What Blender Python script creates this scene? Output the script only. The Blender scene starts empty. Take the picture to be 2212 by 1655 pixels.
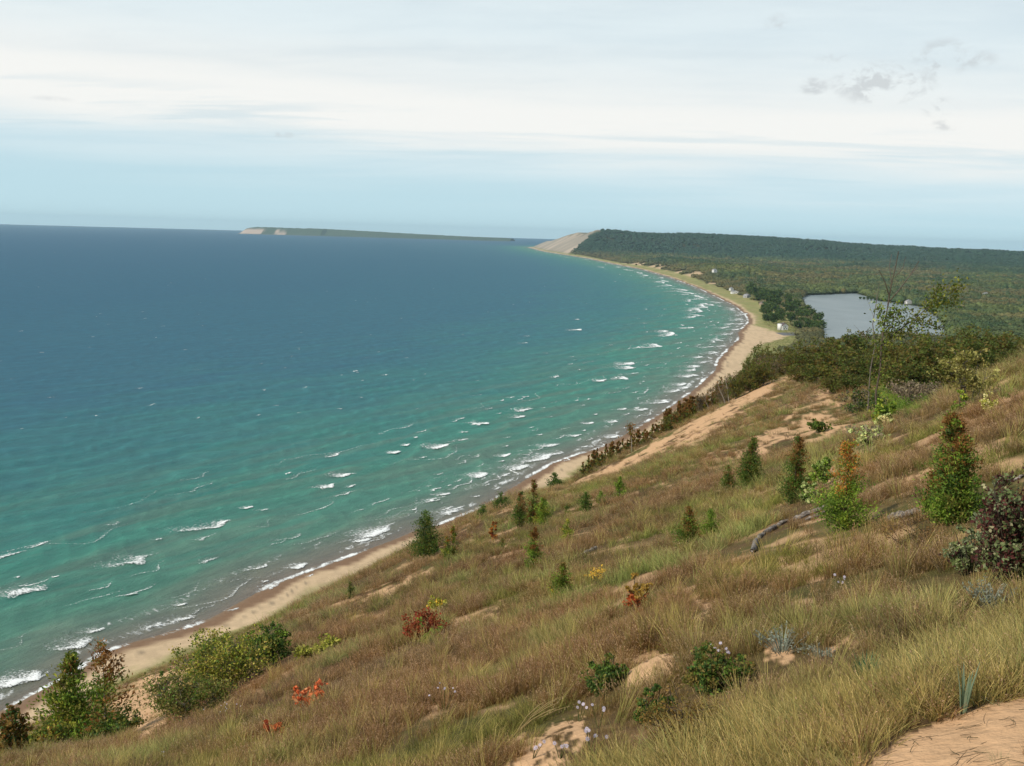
import bpy, math, random
import numpy as np

# ------------------------------------------------------------------ camera, sky, sun, exposure
W, H, F, HC = 2212.0, 1655.0, 2170.0, 125.0
PITCH = math.atan((827.5 - 504) / F)
ROLL = math.atan(0.028)
fv = np.array([0, math.cos(PITCH), -math.sin(PITCH)])
_r0 = np.array([1.0, 0, 0]); _u0 = np.cross(_r0, fv)
RV = math.cos(ROLL) * _r0 + math.sin(ROLL) * _u0
UV = math.cos(ROLL) * _u0 - math.sin(ROLL) * _r0
EYE = np.array([0, 0, HC])

sc = bpy.context.scene
COL = sc.collection
from mathutils import Matrix, Vector
cam_d = bpy.data.cameras.new("camera"); cam = bpy.data.objects.new("camera", cam_d); COL.objects.link(cam)
cam_d.sensor_fit = 'HORIZONTAL'; cam_d.sensor_width = 36; cam_d.lens = 36 * F / W
cam_d.clip_start = 0.1; cam_d.clip_end = 120000
m = Matrix.Identity(4)
for i in range(3):
    m[i][0], m[i][1], m[i][2], m[i][3] = RV[i], UV[i], -fv[i], EYE[i]
cam.matrix_world = m
sc.camera = cam

SUN_TO = Vector((-0.66, -0.36, 0.66)).normalized()
sun_d = bpy.data.lights.new("sun", 'SUN'); sun = bpy.data.objects.new("sun", sun_d); COL.objects.link(sun)
sun_d.energy = 4.0; sun_d.angle = math.radians(1.5); sun_d.color = (1.0, 0.92, 0.79)
sun.rotation_euler = (-SUN_TO).to_track_quat('-Z', 'Y').to_euler()

vs = sc.view_settings
vs.view_transform = 'Standard'; vs.look = 'None'; vs.exposure = 0.0; vs.gamma = 1.0; vs.use_curve_mapping = False
sc.cycles.max_bounces = 6; sc.cycles.diffuse_bounces = 2; sc.cycles.glossy_bounces = 2
sc.cycles.transparent_max_bounces = 24; sc.cycles.volume_bounces = 0; sc.cycles.transmission_bounces = 2
sc.cycles.use_denoising = True


class NT:
    """small node helper"""
    def __init__(s, tree): s.t = tree; s.n = tree.nodes; s.l = tree.links
    def new(s, typ, **kw):
        n = s.n.new(typ)
        for k, v in kw.items(): setattr(n, k, v)
        return n
    def put(s, sock, v):
        if isinstance(v, bpy.types.NodeSocket): s.l.new(v, sock)
        elif isinstance(v, (tuple, list)) and len(v) == 3 and sock.type == 'RGBA': sock.default_value = (*v, 1)
        else: sock.default_value = v
    def math(s, op, a, b=None, c=None, clamp=False):
        n = s.new('ShaderNodeMath', operation=op, use_clamp=clamp)
        for i, v in enumerate((a, b, c)):
            if v is not None: s.put(n.inputs[i], v)
        return n.outputs[0]
    def mix(s, f, a, b, mode='MIX'):
        n = s.new('ShaderNodeMix', data_type='RGBA', blend_type=mode)
        s.put(n.inputs[0], f); s.put(n.inputs[6], a); s.put(n.inputs[7], b)
        return n.outputs[2]
    def sstep(s, x, lo, hi, a=0.0, b=1.0):
        n = s.new('ShaderNodeMapRange', interpolation_type='SMOOTHSTEP')
        s.put(n.inputs[0], x); s.put(n.inputs[1], lo); s.put(n.inputs[2], hi); s.put(n.inputs[3], a); s.put(n.inputs[4], b)
        return n.outputs[0]
    def noise(s, vec, scale, detail=4, rough=0.55, dist=0.0):
        n = s.new('ShaderNodeTexNoise')
        if vec is not None: s.put(n.inputs['Vector'], vec)
        n.inputs['Scale'].default_value = scale; n.inputs['Detail'].default_value = detail
        n.inputs['Roughness'].default_value = rough; n.inputs['Distortion'].default_value = dist
        return n.outputs[0]
    def xyz(s, x, y, z):
        n = s.new('ShaderNodeCombineXYZ')
        for i, v in enumerate((x, y, z)): s.put(n.inputs[i], v)
        return n.outputs[0]
    def sep(s, v):
        n = s.new('ShaderNodeSeparateXYZ'); s.put(n.inputs[0], v); return n.outputs
    def attr(s, name, typ='GEOMETRY', out='Color'):
        n = s.new('ShaderNodeAttribute', attribute_name=name, attribute_type=typ); return n.outputs[out]


# sky: Nishita air with a thin sheet of high cloud and a few low grey fragments
SKY_K = 0.11
world = bpy.data.worlds.new("World"); sc.world = world; world.use_nodes = True
T = NT(world.node_tree); T.n.clear()
gen = T.new('ShaderNodeTexCoord').outputs['Generated']
dx, dy, dz = T.sep(gen)
zc = T.math('MAXIMUM', dz, 0.004)
sky = T.new('ShaderNodeTexSky', sky_type='NISHITA', sun_disc=False)
sky.sun_elevation = math.asin(SUN_TO.z); sky.sun_rotation = math.atan2(SUN_TO.x, SUN_TO.y)
sky.altitude = 200; sky.air_density = 1.0; sky.dust_density = 0.6; sky.ozone_density = 1.0
T.put(sky.inputs[0], T.xyz(dx, dy, T.math('ADD', zc, 0.16)))
skyc = T.mix(1.0, sky.outputs[0], (SKY_K, SKY_K, SKY_K), 'MULTIPLY')
skyc = T.mix(T.sstep(zc, 0.30, 0.0, 0.15, 0.85), skyc, (0.60, 0.835, 0.895))   # milky air low over the lake
den = T.math('ADD', zc, 0.06)
px = T.math('DIVIDE', dx, den); py = T.math('DIVIDE', dy, den)
# tilt of the cloud bands: they sink a little to the right
el = T.math('ADD', zc, T.math('MULTIPLY', dx, 0.035))
plane = T.xyz(T.math('MULTIPLY', px, 0.5), T.math('ADD', py, T.math('MULTIPLY', px, 0.12)), 0.0)
n1 = T.noise(plane, 0.55, 5, 0.55, 0.6)
n2 = T.noise(T.xyz(T.math('MULTIPLY', px, 0.28), py, 3.7), 1.6, 5, 0.6, 0.4)
n3 = T.noise(plane, 3.0, 4, 0.6, 0.3)
eln = T.math('ADD', el, T.math('MULTIPLY', T.math('SUBTRACT', n1, 0.5), 0.05))
cov = T.sstep(eln, 0.015, 0.100)                                     # clear strip over the water
bright = T.math('MULTIPLY', T.sstep(eln, 0.055, 0.095), T.sstep(eln, 0.20, 0.115))
veil = T.sstep(T.math('ADD', T.math('MULTIPLY', n1, 0.7), T.math('MULTIPLY', n3, 0.3)), 0.30, 0.62, 0.72, 0.99)
streak = T.math('MULTIPLY', T.math('MULTIPLY', T.sstep(n2, 0.50, 0.66), T.sstep(el, 0.05, 0.075)), T.sstep(el, 0.125, 0.095))
high = T.sstep(dz, 0.30, 0.75, 1.0, 0.25)
cf = T.math('MULTIPLY', cov, T.math('MAXIMUM', T.math('MULTIPLY', veil, 0.92), T.math('MULTIPLY', bright, 0.97)))
cf = T.math('MULTIPLY', T.math('MULTIPLY', cf, high), T.math('SUBTRACT', 1.0, T.math('MULTIPLY', streak, 0.34)))
cloudc = T.mix(bright, (0.82, 0.915, 0.94), (0.95, 0.95, 0.918))
out = T.mix(cf, skyc, cloudc)
grey = None
for (u, v, ru, rv, k) in [(1905, 180, 105, 42, 1.0), (2035, 128, 62, 40, .8), (2105, 128, 45, 18, .6), (1757, 186, 34, 20, .85),
                          (2030, 232, 42, 20, .75), (2045, 270, 32, 12, .7), (1680, 55, 34, 26, .5), (1800, 128, 44, 14, .5),
                          (610, 291, 75, 7, .6), (110, 213, 45, 6, .35), (1975, 170, 52, 30, .6)]:
    d = fv + RV * (u - W / 2) / F + UV * (H / 2 - v) / F; d /= np.linalg.norm(d)
    a0 = math.atan2(d[0], d[1])
    du = T.math('DIVIDE', T.math('SUBTRACT', T.math('ARCTAN2', dx, dy), a0), ru / F)
    dv = T.math('DIVIDE', T.math('SUBTRACT', dz, float(d[2])), rv / F)
    rr = T.math('ADD', T.math('MULTIPLY', du, du), T.math('MULTIPLY', dv, dv))
    g = T.math('MULTIPLY', T.math('SUBTRACT', 1.25, rr), k)
    grey = g if grey is None else T.math('MAXIMUM', grey, g)
gn = T.noise(T.xyz(dx, dy, T.math('MULTIPLY', dz, 1.6)), 38, 7, 0.66, 0.25)
gf = T.math('MULTIPLY', T.math('MAXIMUM', grey, 0.0), T.sstep(gn, 0.40, 0.62))
gf = T.sstep(gf, 0.0, 0.95, 0.0, 0.58)
out = T.mix(gf, out, (0.53, 0.56, 0.58))
bg = T.new('ShaderNodeBackground'); T.put(bg.inputs[0], out); bg.inputs[1].default_value = 1.0
T.l.new(bg.outputs[0], T.new('ShaderNodeOutputWorld').inputs[0])

# ------------------------------------------------------------------ helpers
rng = np.random.default_rng(7)
random.seed(7)


def ray(u, v): return fv + RV * (u - W / 2) / F + UV * (H / 2 - v) / F
def onz(u, v, z=0.0):
    d = ray(u, v); return EYE + d * ((z - HC) / d[2])
def atY(u, v, Y):
    d = ray(u, v); return EYE + d * (Y / d[1])
def project(P):
    q = P - EYE; w = q @ fv; w = np.where(np.abs(w) < 1e-6, 1e-6, w)
    u = W / 2 + F * (q @ RV) / w; v = H / 2 - F * (q @ UV) / w
    return np.where(w > 0, u, -9e4), np.where(w > 0, v, 9e4)


def sm(x, a, b):
    t = np.clip((x - a) / (b - a), 0, 1); return t * t * (3 - 2 * t)
def _h(ix, iy, s):
    n = (ix.astype(np.int64) * 374761393 + iy.astype(np.int64) * 668265263 + s * 974711) & 0x7fffffff
    n = ((n ^ (n >> 13)) * 1274126177) & 0x7fffffff
    return ((n ^ (n >> 16)) & 0xffff) / 65535.0
def vnoise(x, y, s=0):
    ix = np.floor(x); iy = np.floor(y); fx = x - ix; fy = y - iy
    fx = fx * fx * (3 - 2 * fx); fy = fy * fy * (3 - 2 * fy)
    a = _h(ix, iy, s); b = _h(ix + 1, iy, s); c = _h(ix, iy + 1, s); d = _h(ix + 1, iy + 1, s)
    return (a * (1 - fx) + b * fx) * (1 - fy) + (c * (1 - fx) + d * fx) * fy
def fbm(x, y, s=0, o=4, g=0.5):
    t = 0; a = 1; n = 0
    for i in range(o):
        t = t + a * vnoise(x * 2 ** i + 17.3 * i, y * 2 ** i - 9.1 * i, s + i); n += a; a *= g
    return t / n


def mesh_np(name, V, F_, cols=None, attrs=None, smooth=False, mat=None):
    """F_: (n,4) or (n,3) int array, or a list of both"""
    me = bpy.data.meshes.new(name)
    V = np.asarray(V, dtype=np.float32)
    fl = F_ if isinstance(F_, list) else [F_]
    fl = [np.asarray(f, dtype=np.int32) for f in fl if len(f)]
    me.vertices.add(len(V)); me.vertices.foreach_set('co', V.ravel())
    if fl:
        li = np.concatenate([f.ravel() for f in fl]); tot = np.concatenate([np.full(len(f), f.shape[1], np.int32) for f in fl])
        me.loops.add(len(li)); me.loops.foreach_set('vertex_index', li)
        me.polygons.add(len(tot)); st = np.concatenate([[0], np.cumsum(tot)[:-1]]).astype(np.int32)
        me.polygons.foreach_set('loop_start', st); me.polygons.foreach_set('loop_total', tot)
        if smooth: me.polygons.foreach_set('use_smooth', np.ones(len(tot), bool))
    me.update(calc_edges=True)
    if cols is not None:
        c = np.ones((len(V), 4), np.float32); c[:, :3] = cols
        a = me.attributes.new('col', 'FLOAT_COLOR', 'POINT'); a.data.foreach_set('color', c.ravel())
    for k, v in (attrs or {}).items():
        v = np.asarray(v, dtype=np.float32)
        if v.ndim == 1:
            a = me.attributes.new(k, 'FLOAT', 'POINT'); a.data.foreach_set('value', v)
        else:
            a = me.attributes.new(k, 'FLOAT_VECTOR', 'POINT'); a.data.foreach_set('vector', v.ravel())
    if mat: me.materials.append(mat)
    return me


def link(name, me, parent=None, kind=None, label=None, cat=None, group=None, loc=None):
    o = bpy.data.objects.new(name, me); COL.objects.link(o)
    if parent: o.parent = parent
    if loc is not None: o.location = [float(c) for c in loc]
    if kind: o['kind'] = kind
    if label: o['label'] = label
    if cat: o['category'] = cat
    if group: o['group'] = group
    return o
def empty(name, loc, label, cat, group=None):
    o = bpy.data.objects.new(name, None); COL.objects.link(o); o.location = [float(c) for c in loc]
    o['label'] = label; o['category'] = cat
    if group: o['group'] = group
    return o


# ------------------------------------------------------------------ the shape of the land
SHORE_PX = [(22, 1531), (153, 1461), (218, 1408), (349, 1373), (459, 1338), (590, 1262), (720, 1215), (851, 1167), (901, 1146), (960, 1130),
            (1032, 1103), (1078, 1073), (1144, 1032), (1191, 1001), (1237, 985), (1294, 969), (1363, 933), (1439, 887), (1500, 842), (1546, 800),
            (1550, 779), (1576, 751), (1597, 732), (1595, 719), (1618, 695), (1612, 681), (1590, 662), (1548, 641), (1508, 622), (1450, 600),
            (1391, 583), (1321, 569), (1269, 558), (1217, 550), (1173, 543), (1140, 534)]
SH = [(-420, -900), (-250, -200), (-165, 90)] + [tuple(onz(*p)[:2]) for p in SHORE_PX] + [(400, 10600), (3000, 12500), (12000, 16000)]
SH = np.array(SH, float)


def poly_dist(x, y, P, closed=False):
    best = np.full(x.shape, 1e12); side = np.zeros(x.shape); n = len(P)
    for i in range(n if closed else n - 1):
        a = P[i]; b = P[(i + 1) % n]; d = b - a; L2 = d @ d
        t = np.clip(((x - a[0]) * d[0] + (y - a[1]) * d[1]) / L2, 0, 1)
        ex = x - a[0] - t * d[0]; ey = y - a[1] - t * d[1]; q = ex * ex + ey * ey
        cr = d[0] * ey - d[1] * ex
        mk = q < best - 1e-9; best = np.where(mk, q, best); side = np.where(mk, -np.sign(cr), side)
    return np.sqrt(best), side
def in_poly(x, y, P):
    r = np.zeros(x.shape, bool); n = len(P)
    for i in range(n):
        x1, y1 = P[i]; x2, y2 = P[(i + 1) % n]
        if y1 == y2: continue
        c = ((y1 > y) != (y2 > y)) & (x < (x2 - x1) * (y - y1) / (y2 - y1) + x1); r ^= c
    return r
def shore_s(x, y):
    d, sd = poly_dist(x, y, SH); return d * sd                       # + inland, - offshore


LAKE_PX = [(1728, 648), (1745, 638), (1850, 634), (1905, 651), (1990, 663), (2030, 690), (2045, 720), (2040, 745), (1785, 745), (1777, 700), (1762, 680), (1735, 660)]
LAKE = np.array([onz(*p, 4.0)[:2] for p in LAKE_PX])

# bluff: depression (tangent) as a smooth function of azimuth and log distance
COLS = {
    -350: [(1.0, 2.05), (4, 1.05), (10, .72), (25, .62), (60, .58), (140, .555), (190, .60), (260, .62)],
    0: [(1.0, 2.0), (4, .95), (10, .66), '1668@25', '1655@40', '1642@100', '1625@170', '1612@215', '1660@300'],
    150: [(1.0, 1.96), (4, .85), '1720@12', '1655@25', '1640@45', '1605@90', '1565@160', '1532@236', '1570@310'],
    300: [(1.0, 1.93), (4, .78), '1655@20', '1605@33', '1570@60', '1525@120', '1490@190', '1460@258', '1500@330'],
    450: [(1.0, 1.9), '1655@15', '1560@26', '1520@36', '1475@80', '1445@150', '1402@276', '1440@350'],
    560: [(1.0, 1.87), '1655@13', '1500@27', '1400@46', '1362@64', '1368@120', '1362@200', '1352@296', '1380@360'],
    700: [(1.0, 1.85), '1655@11', '1500@20', '1400@33', '1312@57', '1292@75', '1310@130', '1320@250', '1340@340'],
    880: [(1.0, 1.82), '1655@9', '1500@16', '1350@31', '1250@52', '1196@78', '1215@120', '1240@280', '1240@390'],
    1106: [(1.0, 1.8), '1655@7', '1500@12', '1300@26', '1180@48', '1100@82', '1080@100', '1100@150', '1130@300', '1120@450'],
    1300: [(1.0, 1.77), '1655@5.8', '1500@9.5', '1300@20', '1150@42', '1066@80', '1036@125', '1012@152', '1012@220', '1040@400', '1020@600'],
    1500: [(1.0, 1.75), '1655@4.8', '1500@7.3', '1300@15', '1150@30', '1030@60', '950@110', '903@178', '918@260', '940@450', '910@800'],
    1700: [(1.0, 1.73), '1655@4.1', '1500@6', '1300@11.5', '1150@21', '1050@34', '950@72', '850@130', '810@185', '830@300', '850@600', '820@1000'],
    1900: [(1.0, 1.71), '1655@3.5', '1500@5', '1300@9.2', '1150@16', '1050@23', '950@36', '912@62', '850@95', '815@130', '785@180', '800@350', '820@700'],
    2060: [(1.0, 1.7), '1655@3.3', '1480@4.8', '1300@8', '1150@13', '1050@18', '950@25', '886@36', '864@44', '872@60', '838@100', '815@150', '800@200', '810@350', '820@700'],
    2212: [(1.0, 1.7), '1655@3.1', '1480@4.4', '1300@7.4', '1150@11.5', '1050@15', '950@20', '868@28', '788@42', '798@70', '785@150', '790@350', '820@700'],
    2500: [(1.0, 1.69), '1480@4.1', '1150@10.2', '950@17', '800@26', '700@44', '720@100', '760@200', '820@500'],
}
_ca, _cl, _cd = [], [], []
for u, lst in COLS.items():
    for e in lst:
        if isinstance(e, str):
            v, Y = map(float, e.split('@')); p = atY(u, v, Y) - EYE
            r = math.hypot(p[0], p[1]); D = -p[2] / r; az = math.atan2(p[0], p[1])
        else:
            r, D = e; d = ray(u, 1000); az = math.atan2(d[0], d[1])
        _ca.append(az); _cl.append(math.log(r)); _cd.append(D)
KA, KL = 3.2, 0.8
_ca = np.array(_ca) * KA; _cl = np.array(_cl) * KL; _cd = np.log(np.array(_cd))
def _ker(r2): return np.sqrt(r2 + 0.0025)
def _rbf_fit(X, f, ker, lam=0.0):
    n = len(f); A = ker(((X[:, None] - X[None]) ** 2).sum(-1)) + lam * np.eye(n)
    P = np.c_[np.ones(n), X]; M = np.block([[A, P], [P.T, np.zeros((3, 3))]])
    return np.linalg.solve(M, np.r_[f, 0, 0, 0])
def _rbf_eval(w, X, q, ker):
    out = np.empty(len(q)); n = len(X)
    for i in range(0, len(q), 40000):
        b = q[i:i + 40000]; K = ker(((b[:, None] - X[None]) ** 2).sum(-1))
        out[i:i + 40000] = K @ w[:n] + w[n] + b @ w[n + 1:]
    return out
_BX = np.c_[_ca, _cl]; _BW = _rbf_fit(_BX, _cd, _ker, -0.006)

FAR_PX = [(1300, 499, 6900), (1450, 508, 6900), (1600, 520, 6800), (1760, 528, 6600), (1950, 543, 6300), (2060, 550, 6000), (2212, 549, 6000), (2500, 552, 6000),
          (1400, 545, 6100), (1600, 557, 5600), (1800, 562, 5400), (2000, 572, 5000), (2212, 578, 4800), (2500, 590, 4600),
          (1450, 578, 4900), (1600, 573, 4700), (1750, 581, 4300), (1900, 593, 3700), (2100, 604, 3300), (2212, 612, 3000), (2500, 625, 3000),
          (1500, 588, 3050), (1560, 578, 3100), (1620, 580, 3300), (1660, 590, 3050), (1700, 612, 2900), (1560, 606, 2700), (1620, 618, 2500),
          (1640, 512, 8200), (2100, 548, 8000),
          (1170, 520, 8950), (1200, 509, 8300), (1232, 503, 7700), (1258, 507, 7350), (1275, 503, 7150), (1292, 497, 7000)]
_fx, _fz = [], []
for (u, v, Y) in FAR_PX:
    p = atY(u, v, Y); _fx.append(p[:2] / 1000); _fz.append(p[2] - (0 if u < 1295 else 10))
for (x, y, z) in [(700, 1400, 4), (900, 2000, 6), (400, 1200, 5), (1500, 2000, 10), (2500, 2500, 20), (900, 900, 6), (1500, 900, 10), (600, 10500, 60), (2500, 9500, 70),
                  (6000, 6500, 70), (830, 3900, 14), (1050, 3700, 14), (1400, 4300, 22), (1900, 4400, 26), (650, 4300, 30), (6000, 2500, 40), (500, 2300, 6), (1000, 2700, 5), (1500, 3000, 12), (800, 600, 8)]:
    _fx.append(np.array([x, y]) / 1000); _fz.append(z)
_fx = np.array(_fx); _fz = np.array(_fz)
def _ker2(r2): return np.sqrt(r2 + 0.01)
_FW = _rbf_fit(_fx, _fz, _ker2, -0.01)


def land_z(x, y, s=None, detail=True):
    x = np.asarray(x, float); y = np.asarray(y, float)
    if s is None: s = shore_s(x, y)
    r = np.hypot(x, y); az = np.arctan2(x, y)
    # beach and low dunes
    nz = fbm(x / 35, y / 35, 3, 3)
    low = np.where(s < 0, np.maximum(0.05 * s, -9), np.interp(s, [0, 6, 22, 60, 200], [0, .45, 1.7, 3.2, 5.2]) + sm(s, 25, 80) * (nz - .5) * 2.2)
    zf = np.zeros_like(x); k = r > 500
    if k.any():
        zf[k] = _rbf_eval(_FW, _fx, np.c_[x[k], y[k]] / 1000, _ker2)
    zf = np.clip(zf, 0, 190) * sm(r, 500, 1100)
    hump = (fbm(x / 480, y / 480, 11, 4) - .5) * np.clip(zf, 26, 70) * 1.0 * sm(y, 9000, 5500) * sm(s, 90, 320) * sm(y, 1900, 2700)
    zf = zf + hump * (s > 0)
    ramp = np.clip((s - 38) / (50 + 1.35 * np.maximum(zf, 0)), 0, 1)
    low = low + np.maximum(zf - low, 0) * ramp * (s > 0)
    ld, _ = poly_dist(x, y, LAKE, True); ins = in_poly(x, y, LAKE)
    sd = np.where(ins, -ld, ld)
    low = np.where(s > 0, low + (np.where(sd < 0, 1.5, 4.6) - low) * sm(-sd, -60, 6), low)
    # bluff
    z = low
    k = r < 1500
    if k.any():
        q = np.c_[np.clip(az[k], -0.62, 0.62) * KA, np.log(np.maximum(r[k], 0.7)) * KL]
        D = np.exp(_rbf_eval(_BW, _BX, q, _ker)); zb = HC - r[k] * D
        side = sm(np.abs(az[k]), 0.60, 1.1)
        plane = HC - 1.7 + np.clip(0.34 * x[k] - 0.0 * y[k], -140, 6) - 0.5 * np.maximum(-x[k] - 60, 0)
        zb = zb * (1 - side) + plane * side
        if detail:
            xx, yy, rr = x[k], y[k], r[k]
            zb = zb + (fbm(xx / 2.2, yy / 2.2, 21, 3) - .5) * 0.30 * sm(rr, 2, 9) + (fbm(xx / 14, yy / 14, 25, 3) - .5) * 1.3 * sm(rr, 14, 70) \
                + (fbm(xx / .35, yy / .35, 29, 2) - .5) * 0.035 * (1 - sm(rr, 8, 20))
        for bx, by, bh, br in BUMPS: zb = zb + bh * np.exp(-((xx - bx) ** 2 + (yy - by) ** 2) / br ** 2)
        zb = np.where(s[k] < -5, -60, zb) - 80 * sm(rr_ := r[k], 950, 1450)
        t = 3.0; d = (zb - low[k]) / t
        z = low.copy(); z[k] = low[k] + t * np.where(d > 20, d, np.log1p(np.exp(np.minimum(d, 20))))
    return z


BUMPS = []                                                           # hummocks of bare sand


def hit(u, v, lo=2.0, hi=1400.0):
    """where the sight line through (u,v) meets the land"""
    Y = np.exp(np.linspace(math.log(lo), math.log(hi), 1500)); d = ray(u, v)
    P = EYE + d[None] * (Y / d[1])[:, None]
    g = land_z(P[:, 0], P[:, 1]); b = np.nonzero(P[:, 2] < g)[0]
    if not len(b): return None
    i = b[0]; p = P[i].copy(); p[2] = g[i]; return p
def base_at(u, Y, v=900):
    p = atY(u, v, Y); p[2] = land_z(np.array([p[0]]), np.array([p[1]]))[0]; return p


for u_, v_, h_, r_ in [(1385, 1462, .10, .38), (1432, 1448, .13, .42), (1175, 1630, .09, .6), (1508, 1345, .08, .5), (1672, 1412, .07, .35), (2110, 1500, .05, .5)]:
    p = hit(u_, v_); BUMPS.append((p[0], p[1], h_, r_))

# sand and bare patches, outlined by their corners on the slope
SAND_PX = [
    ([(1290, 1030), (1400, 962), (1500, 908), (1600, 853), (1700, 808), (1738, 800), (1690, 842), (1600, 892), (1540, 938), (1430, 988), (1330, 1030)], .64),
    ([(1180, 1082), (1300, 1012), (1310, 1028), (1225, 1070)], .75),
    ([(1690, 900), (1780, 850), (1850, 870), (1860, 930), (1780, 965), (1700, 950)], .42),
    ([(1560, 985), (1700, 905), (1740, 925), (1640, 985)], .36),
    ([(1925, 1052), (2015, 1005), (2025, 1022), (1945, 1062)], .75),
    ([(760, 1292), (930, 1226), (950, 1236), (850, 1280), (780, 1304)], .55),
    ([(960, 1330), (1080, 1322), (1080, 1345), (985, 1348)], .55),
    ([(745, 1330), (830, 1332), (820, 1345), (750, 1342)], .5),
    ([(1355, 1440), (1400, 1408), (1455, 1415), (1460, 1470), (1370, 1490)], .9),
    ([(1470, 1290), (1530, 1285), (1560, 1400), (1500, 1400)], .55),
    ([(1640, 1390), (1710, 1380), (1720, 1430), (1650, 1435)], .55),
    ([(1790, 1370), (1860, 1360), (1850, 1410), (1790, 1415)], .35),
    ([(1060, 1655), (1110, 1600), (1200, 1565), (1260, 1545), (1270, 1600), (1180, 1700), (1060, 1720)], .5),
    ([(2050, 960), (2210, 900), (2212, 960), (2080, 1010)], .1),
    ([(230, 1520), (330, 1455), (420, 1440), (350, 1590), (300, 1610)], .8),
    ([(1350, 1490), (1420, 1480), (1420, 1560), (1360, 1570)], .2),
    ([(1090, 1350), (1200, 1330), (1210, 1350), (1100, 1370)], .15),
    ([(1830, 1720), (1890, 1640), (1990, 1578), (2100, 1532), (2212, 1498), (2500, 1440), (2900, 1800), (2300, 2600), (1700, 2400)], 1.2),
]


def sand_mask(x, y, z):
    u, v = project(np.c_[x, y, z]); r = np.hypot(x, y)
    wob = 14
    la = np.arctan2(x, y) + 7; lr = np.log(r + .1) + 3                  # grain that grows with distance from the viewpoint path
    uu = u + (fbm(la / .03, lr / .12, 41, 3) - .5) * wob * 2; vv = v + (fbm(la / .03, lr / .12, 45, 3) - .5) * wob * 1.6
    o = np.zeros_like(x)
    for P, k in SAND_PX:
        P = np.array(P, float); b0 = P.min(0) - 20; b1 = P.max(0) + 20
        kk = np.nonzero((uu > b0[0]) & (uu < b1[0]) & (vv > b0[1]) & (vv < b1[1]) & (r < 420))[0]
        if not len(kk): continue
        d, _ = poly_dist(uu[kk], vv[kk], P, True); sgn = np.where(in_poly(uu[kk], vv[kk], P), 1, -1)
        o[kk] = np.maximum(o[kk], k * sm(sgn * d, -7, 9))
    n = fbm(la / .010, lr / .030, 51, 5, .65)
    return np.clip(sm(o + (n - .5) * 2.7, .28, .55) * (o > 0.02), 0, 1), o


def dune_face(x, y, s):
    """the bare sand face of the far headland"""
    u, v = project(np.c_[x, y, np.full_like(x, 60.0)])
    p1 = atY(1236, 549, 6560); p2 = atY(1300, 500, 6950)
    d = (p2 - p1)[:2]; n = np.array([-d[1], d[0]]) / np.hypot(*d)
    q = (x - p1[0]) * n[0] + (y - p1[1]) * n[1] + (fbm(x / 120, y / 120, 61, 3) - .5) * 90
    return sm(q, -15, 15) * (y > 6000)


def forest_edge(y):
    return np.interp(y, [0, 900, 1250, 1500, 1700, 2000, 2600, 3500, 5000, 7000, 12000], [30, 40, 75, 66, 60, 58, 56, 55, 50, 42, 40])


# ------------------------------------------------------------------ materials
def mat_new(name):
    mt = bpy.data.materials.new(name); mt.use_nodes = True; t = NT(mt.node_tree); t.n.clear()
    return mt, t, t.new('ShaderNodeOutputMaterial')
def principled(t, o, col, rough=0.8, spec=0.2, bump=None, bstr=0.4, bdist=0.1):
    b = t.new('ShaderNodeBsdfPrincipled'); t.put(b.inputs['Base Color'], col)
    t.put(b.inputs['Roughness'], rough); b.inputs['Specular IOR Level'].default_value = spec
    if bump is not None:
        bn = t.new('ShaderNodeBump'); bn.inputs['Strength'].default_value = bstr; bn.inputs['Distance'].default_value = bdist
        t.put(bn.inputs['Height'], bump); t.put(b.inputs['Normal'], bn.outputs[0])
    t.l.new(b.outputs[0], o.inputs[0]); return b
def leaf_mat(name, inst=False, trans=0.38, rough=0.6):
    mt, t, o = mat_new(name)
    c = t.attr('col')
    if inst: c = t.mix(1.0, c, t.attr('tint', 'INSTANCER'), 'MULTIPLY')
    d = t.new('ShaderNodeBsdfPrincipled'); t.put(d.inputs['Base Color'], c); d.inputs['Roughness'].default_value = rough
    d.inputs['Specular IOR Level'].default_value = 0.15
    if trans:
        tr = t.new('ShaderNodeBsdfTranslucent'); t.put(tr.inputs[0], c)
        ms = t.new('ShaderNodeMixShader'); ms.inputs[0].default_value = trans
        t.l.new(d.outputs[0], ms.inputs[1]); t.l.new(tr.outputs[0], ms.inputs[2]); t.l.new(ms.outputs[0], o.inputs[0])
    else: t.l.new(d.outputs[0], o.inputs[0])
    return mt
def pos(t): return t.new('ShaderNodeNewGeometry').outputs['Position']

M_LEAF = leaf_mat('foliage')
M_GRASS = leaf_mat('grass_blades', True, 0.3)
M_FOREST = leaf_mat('forest_foliage', True, 0.0, 0.9)
M_WOOD, t, o = mat_new('bark')
principled(t, o, t.mix(t.noise(t.new('ShaderNodeTexCoord').outputs['Object'], 9, 4), t.attr('col'), (0.05, 0.04, 0.03)), 0.9, 0.1)
M_DRIFT, t, o = mat_new('weathered_wood')
oc = t.new('ShaderNodeTexCoord').outputs['Object']
ox, oy, oz = t.sep(oc)
gr = t.noise(t.xyz(t.math('MULTIPLY', ox, 0.25), oy, oz), 30, 5, 0.6)
principled(t, o, t.mix(t.sstep(gr, .35, .65), (0.065, 0.052, 0.043), (0.31, 0.27, 0.235)), 0.85, 0.15, gr, 0.6, 0.02)

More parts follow.
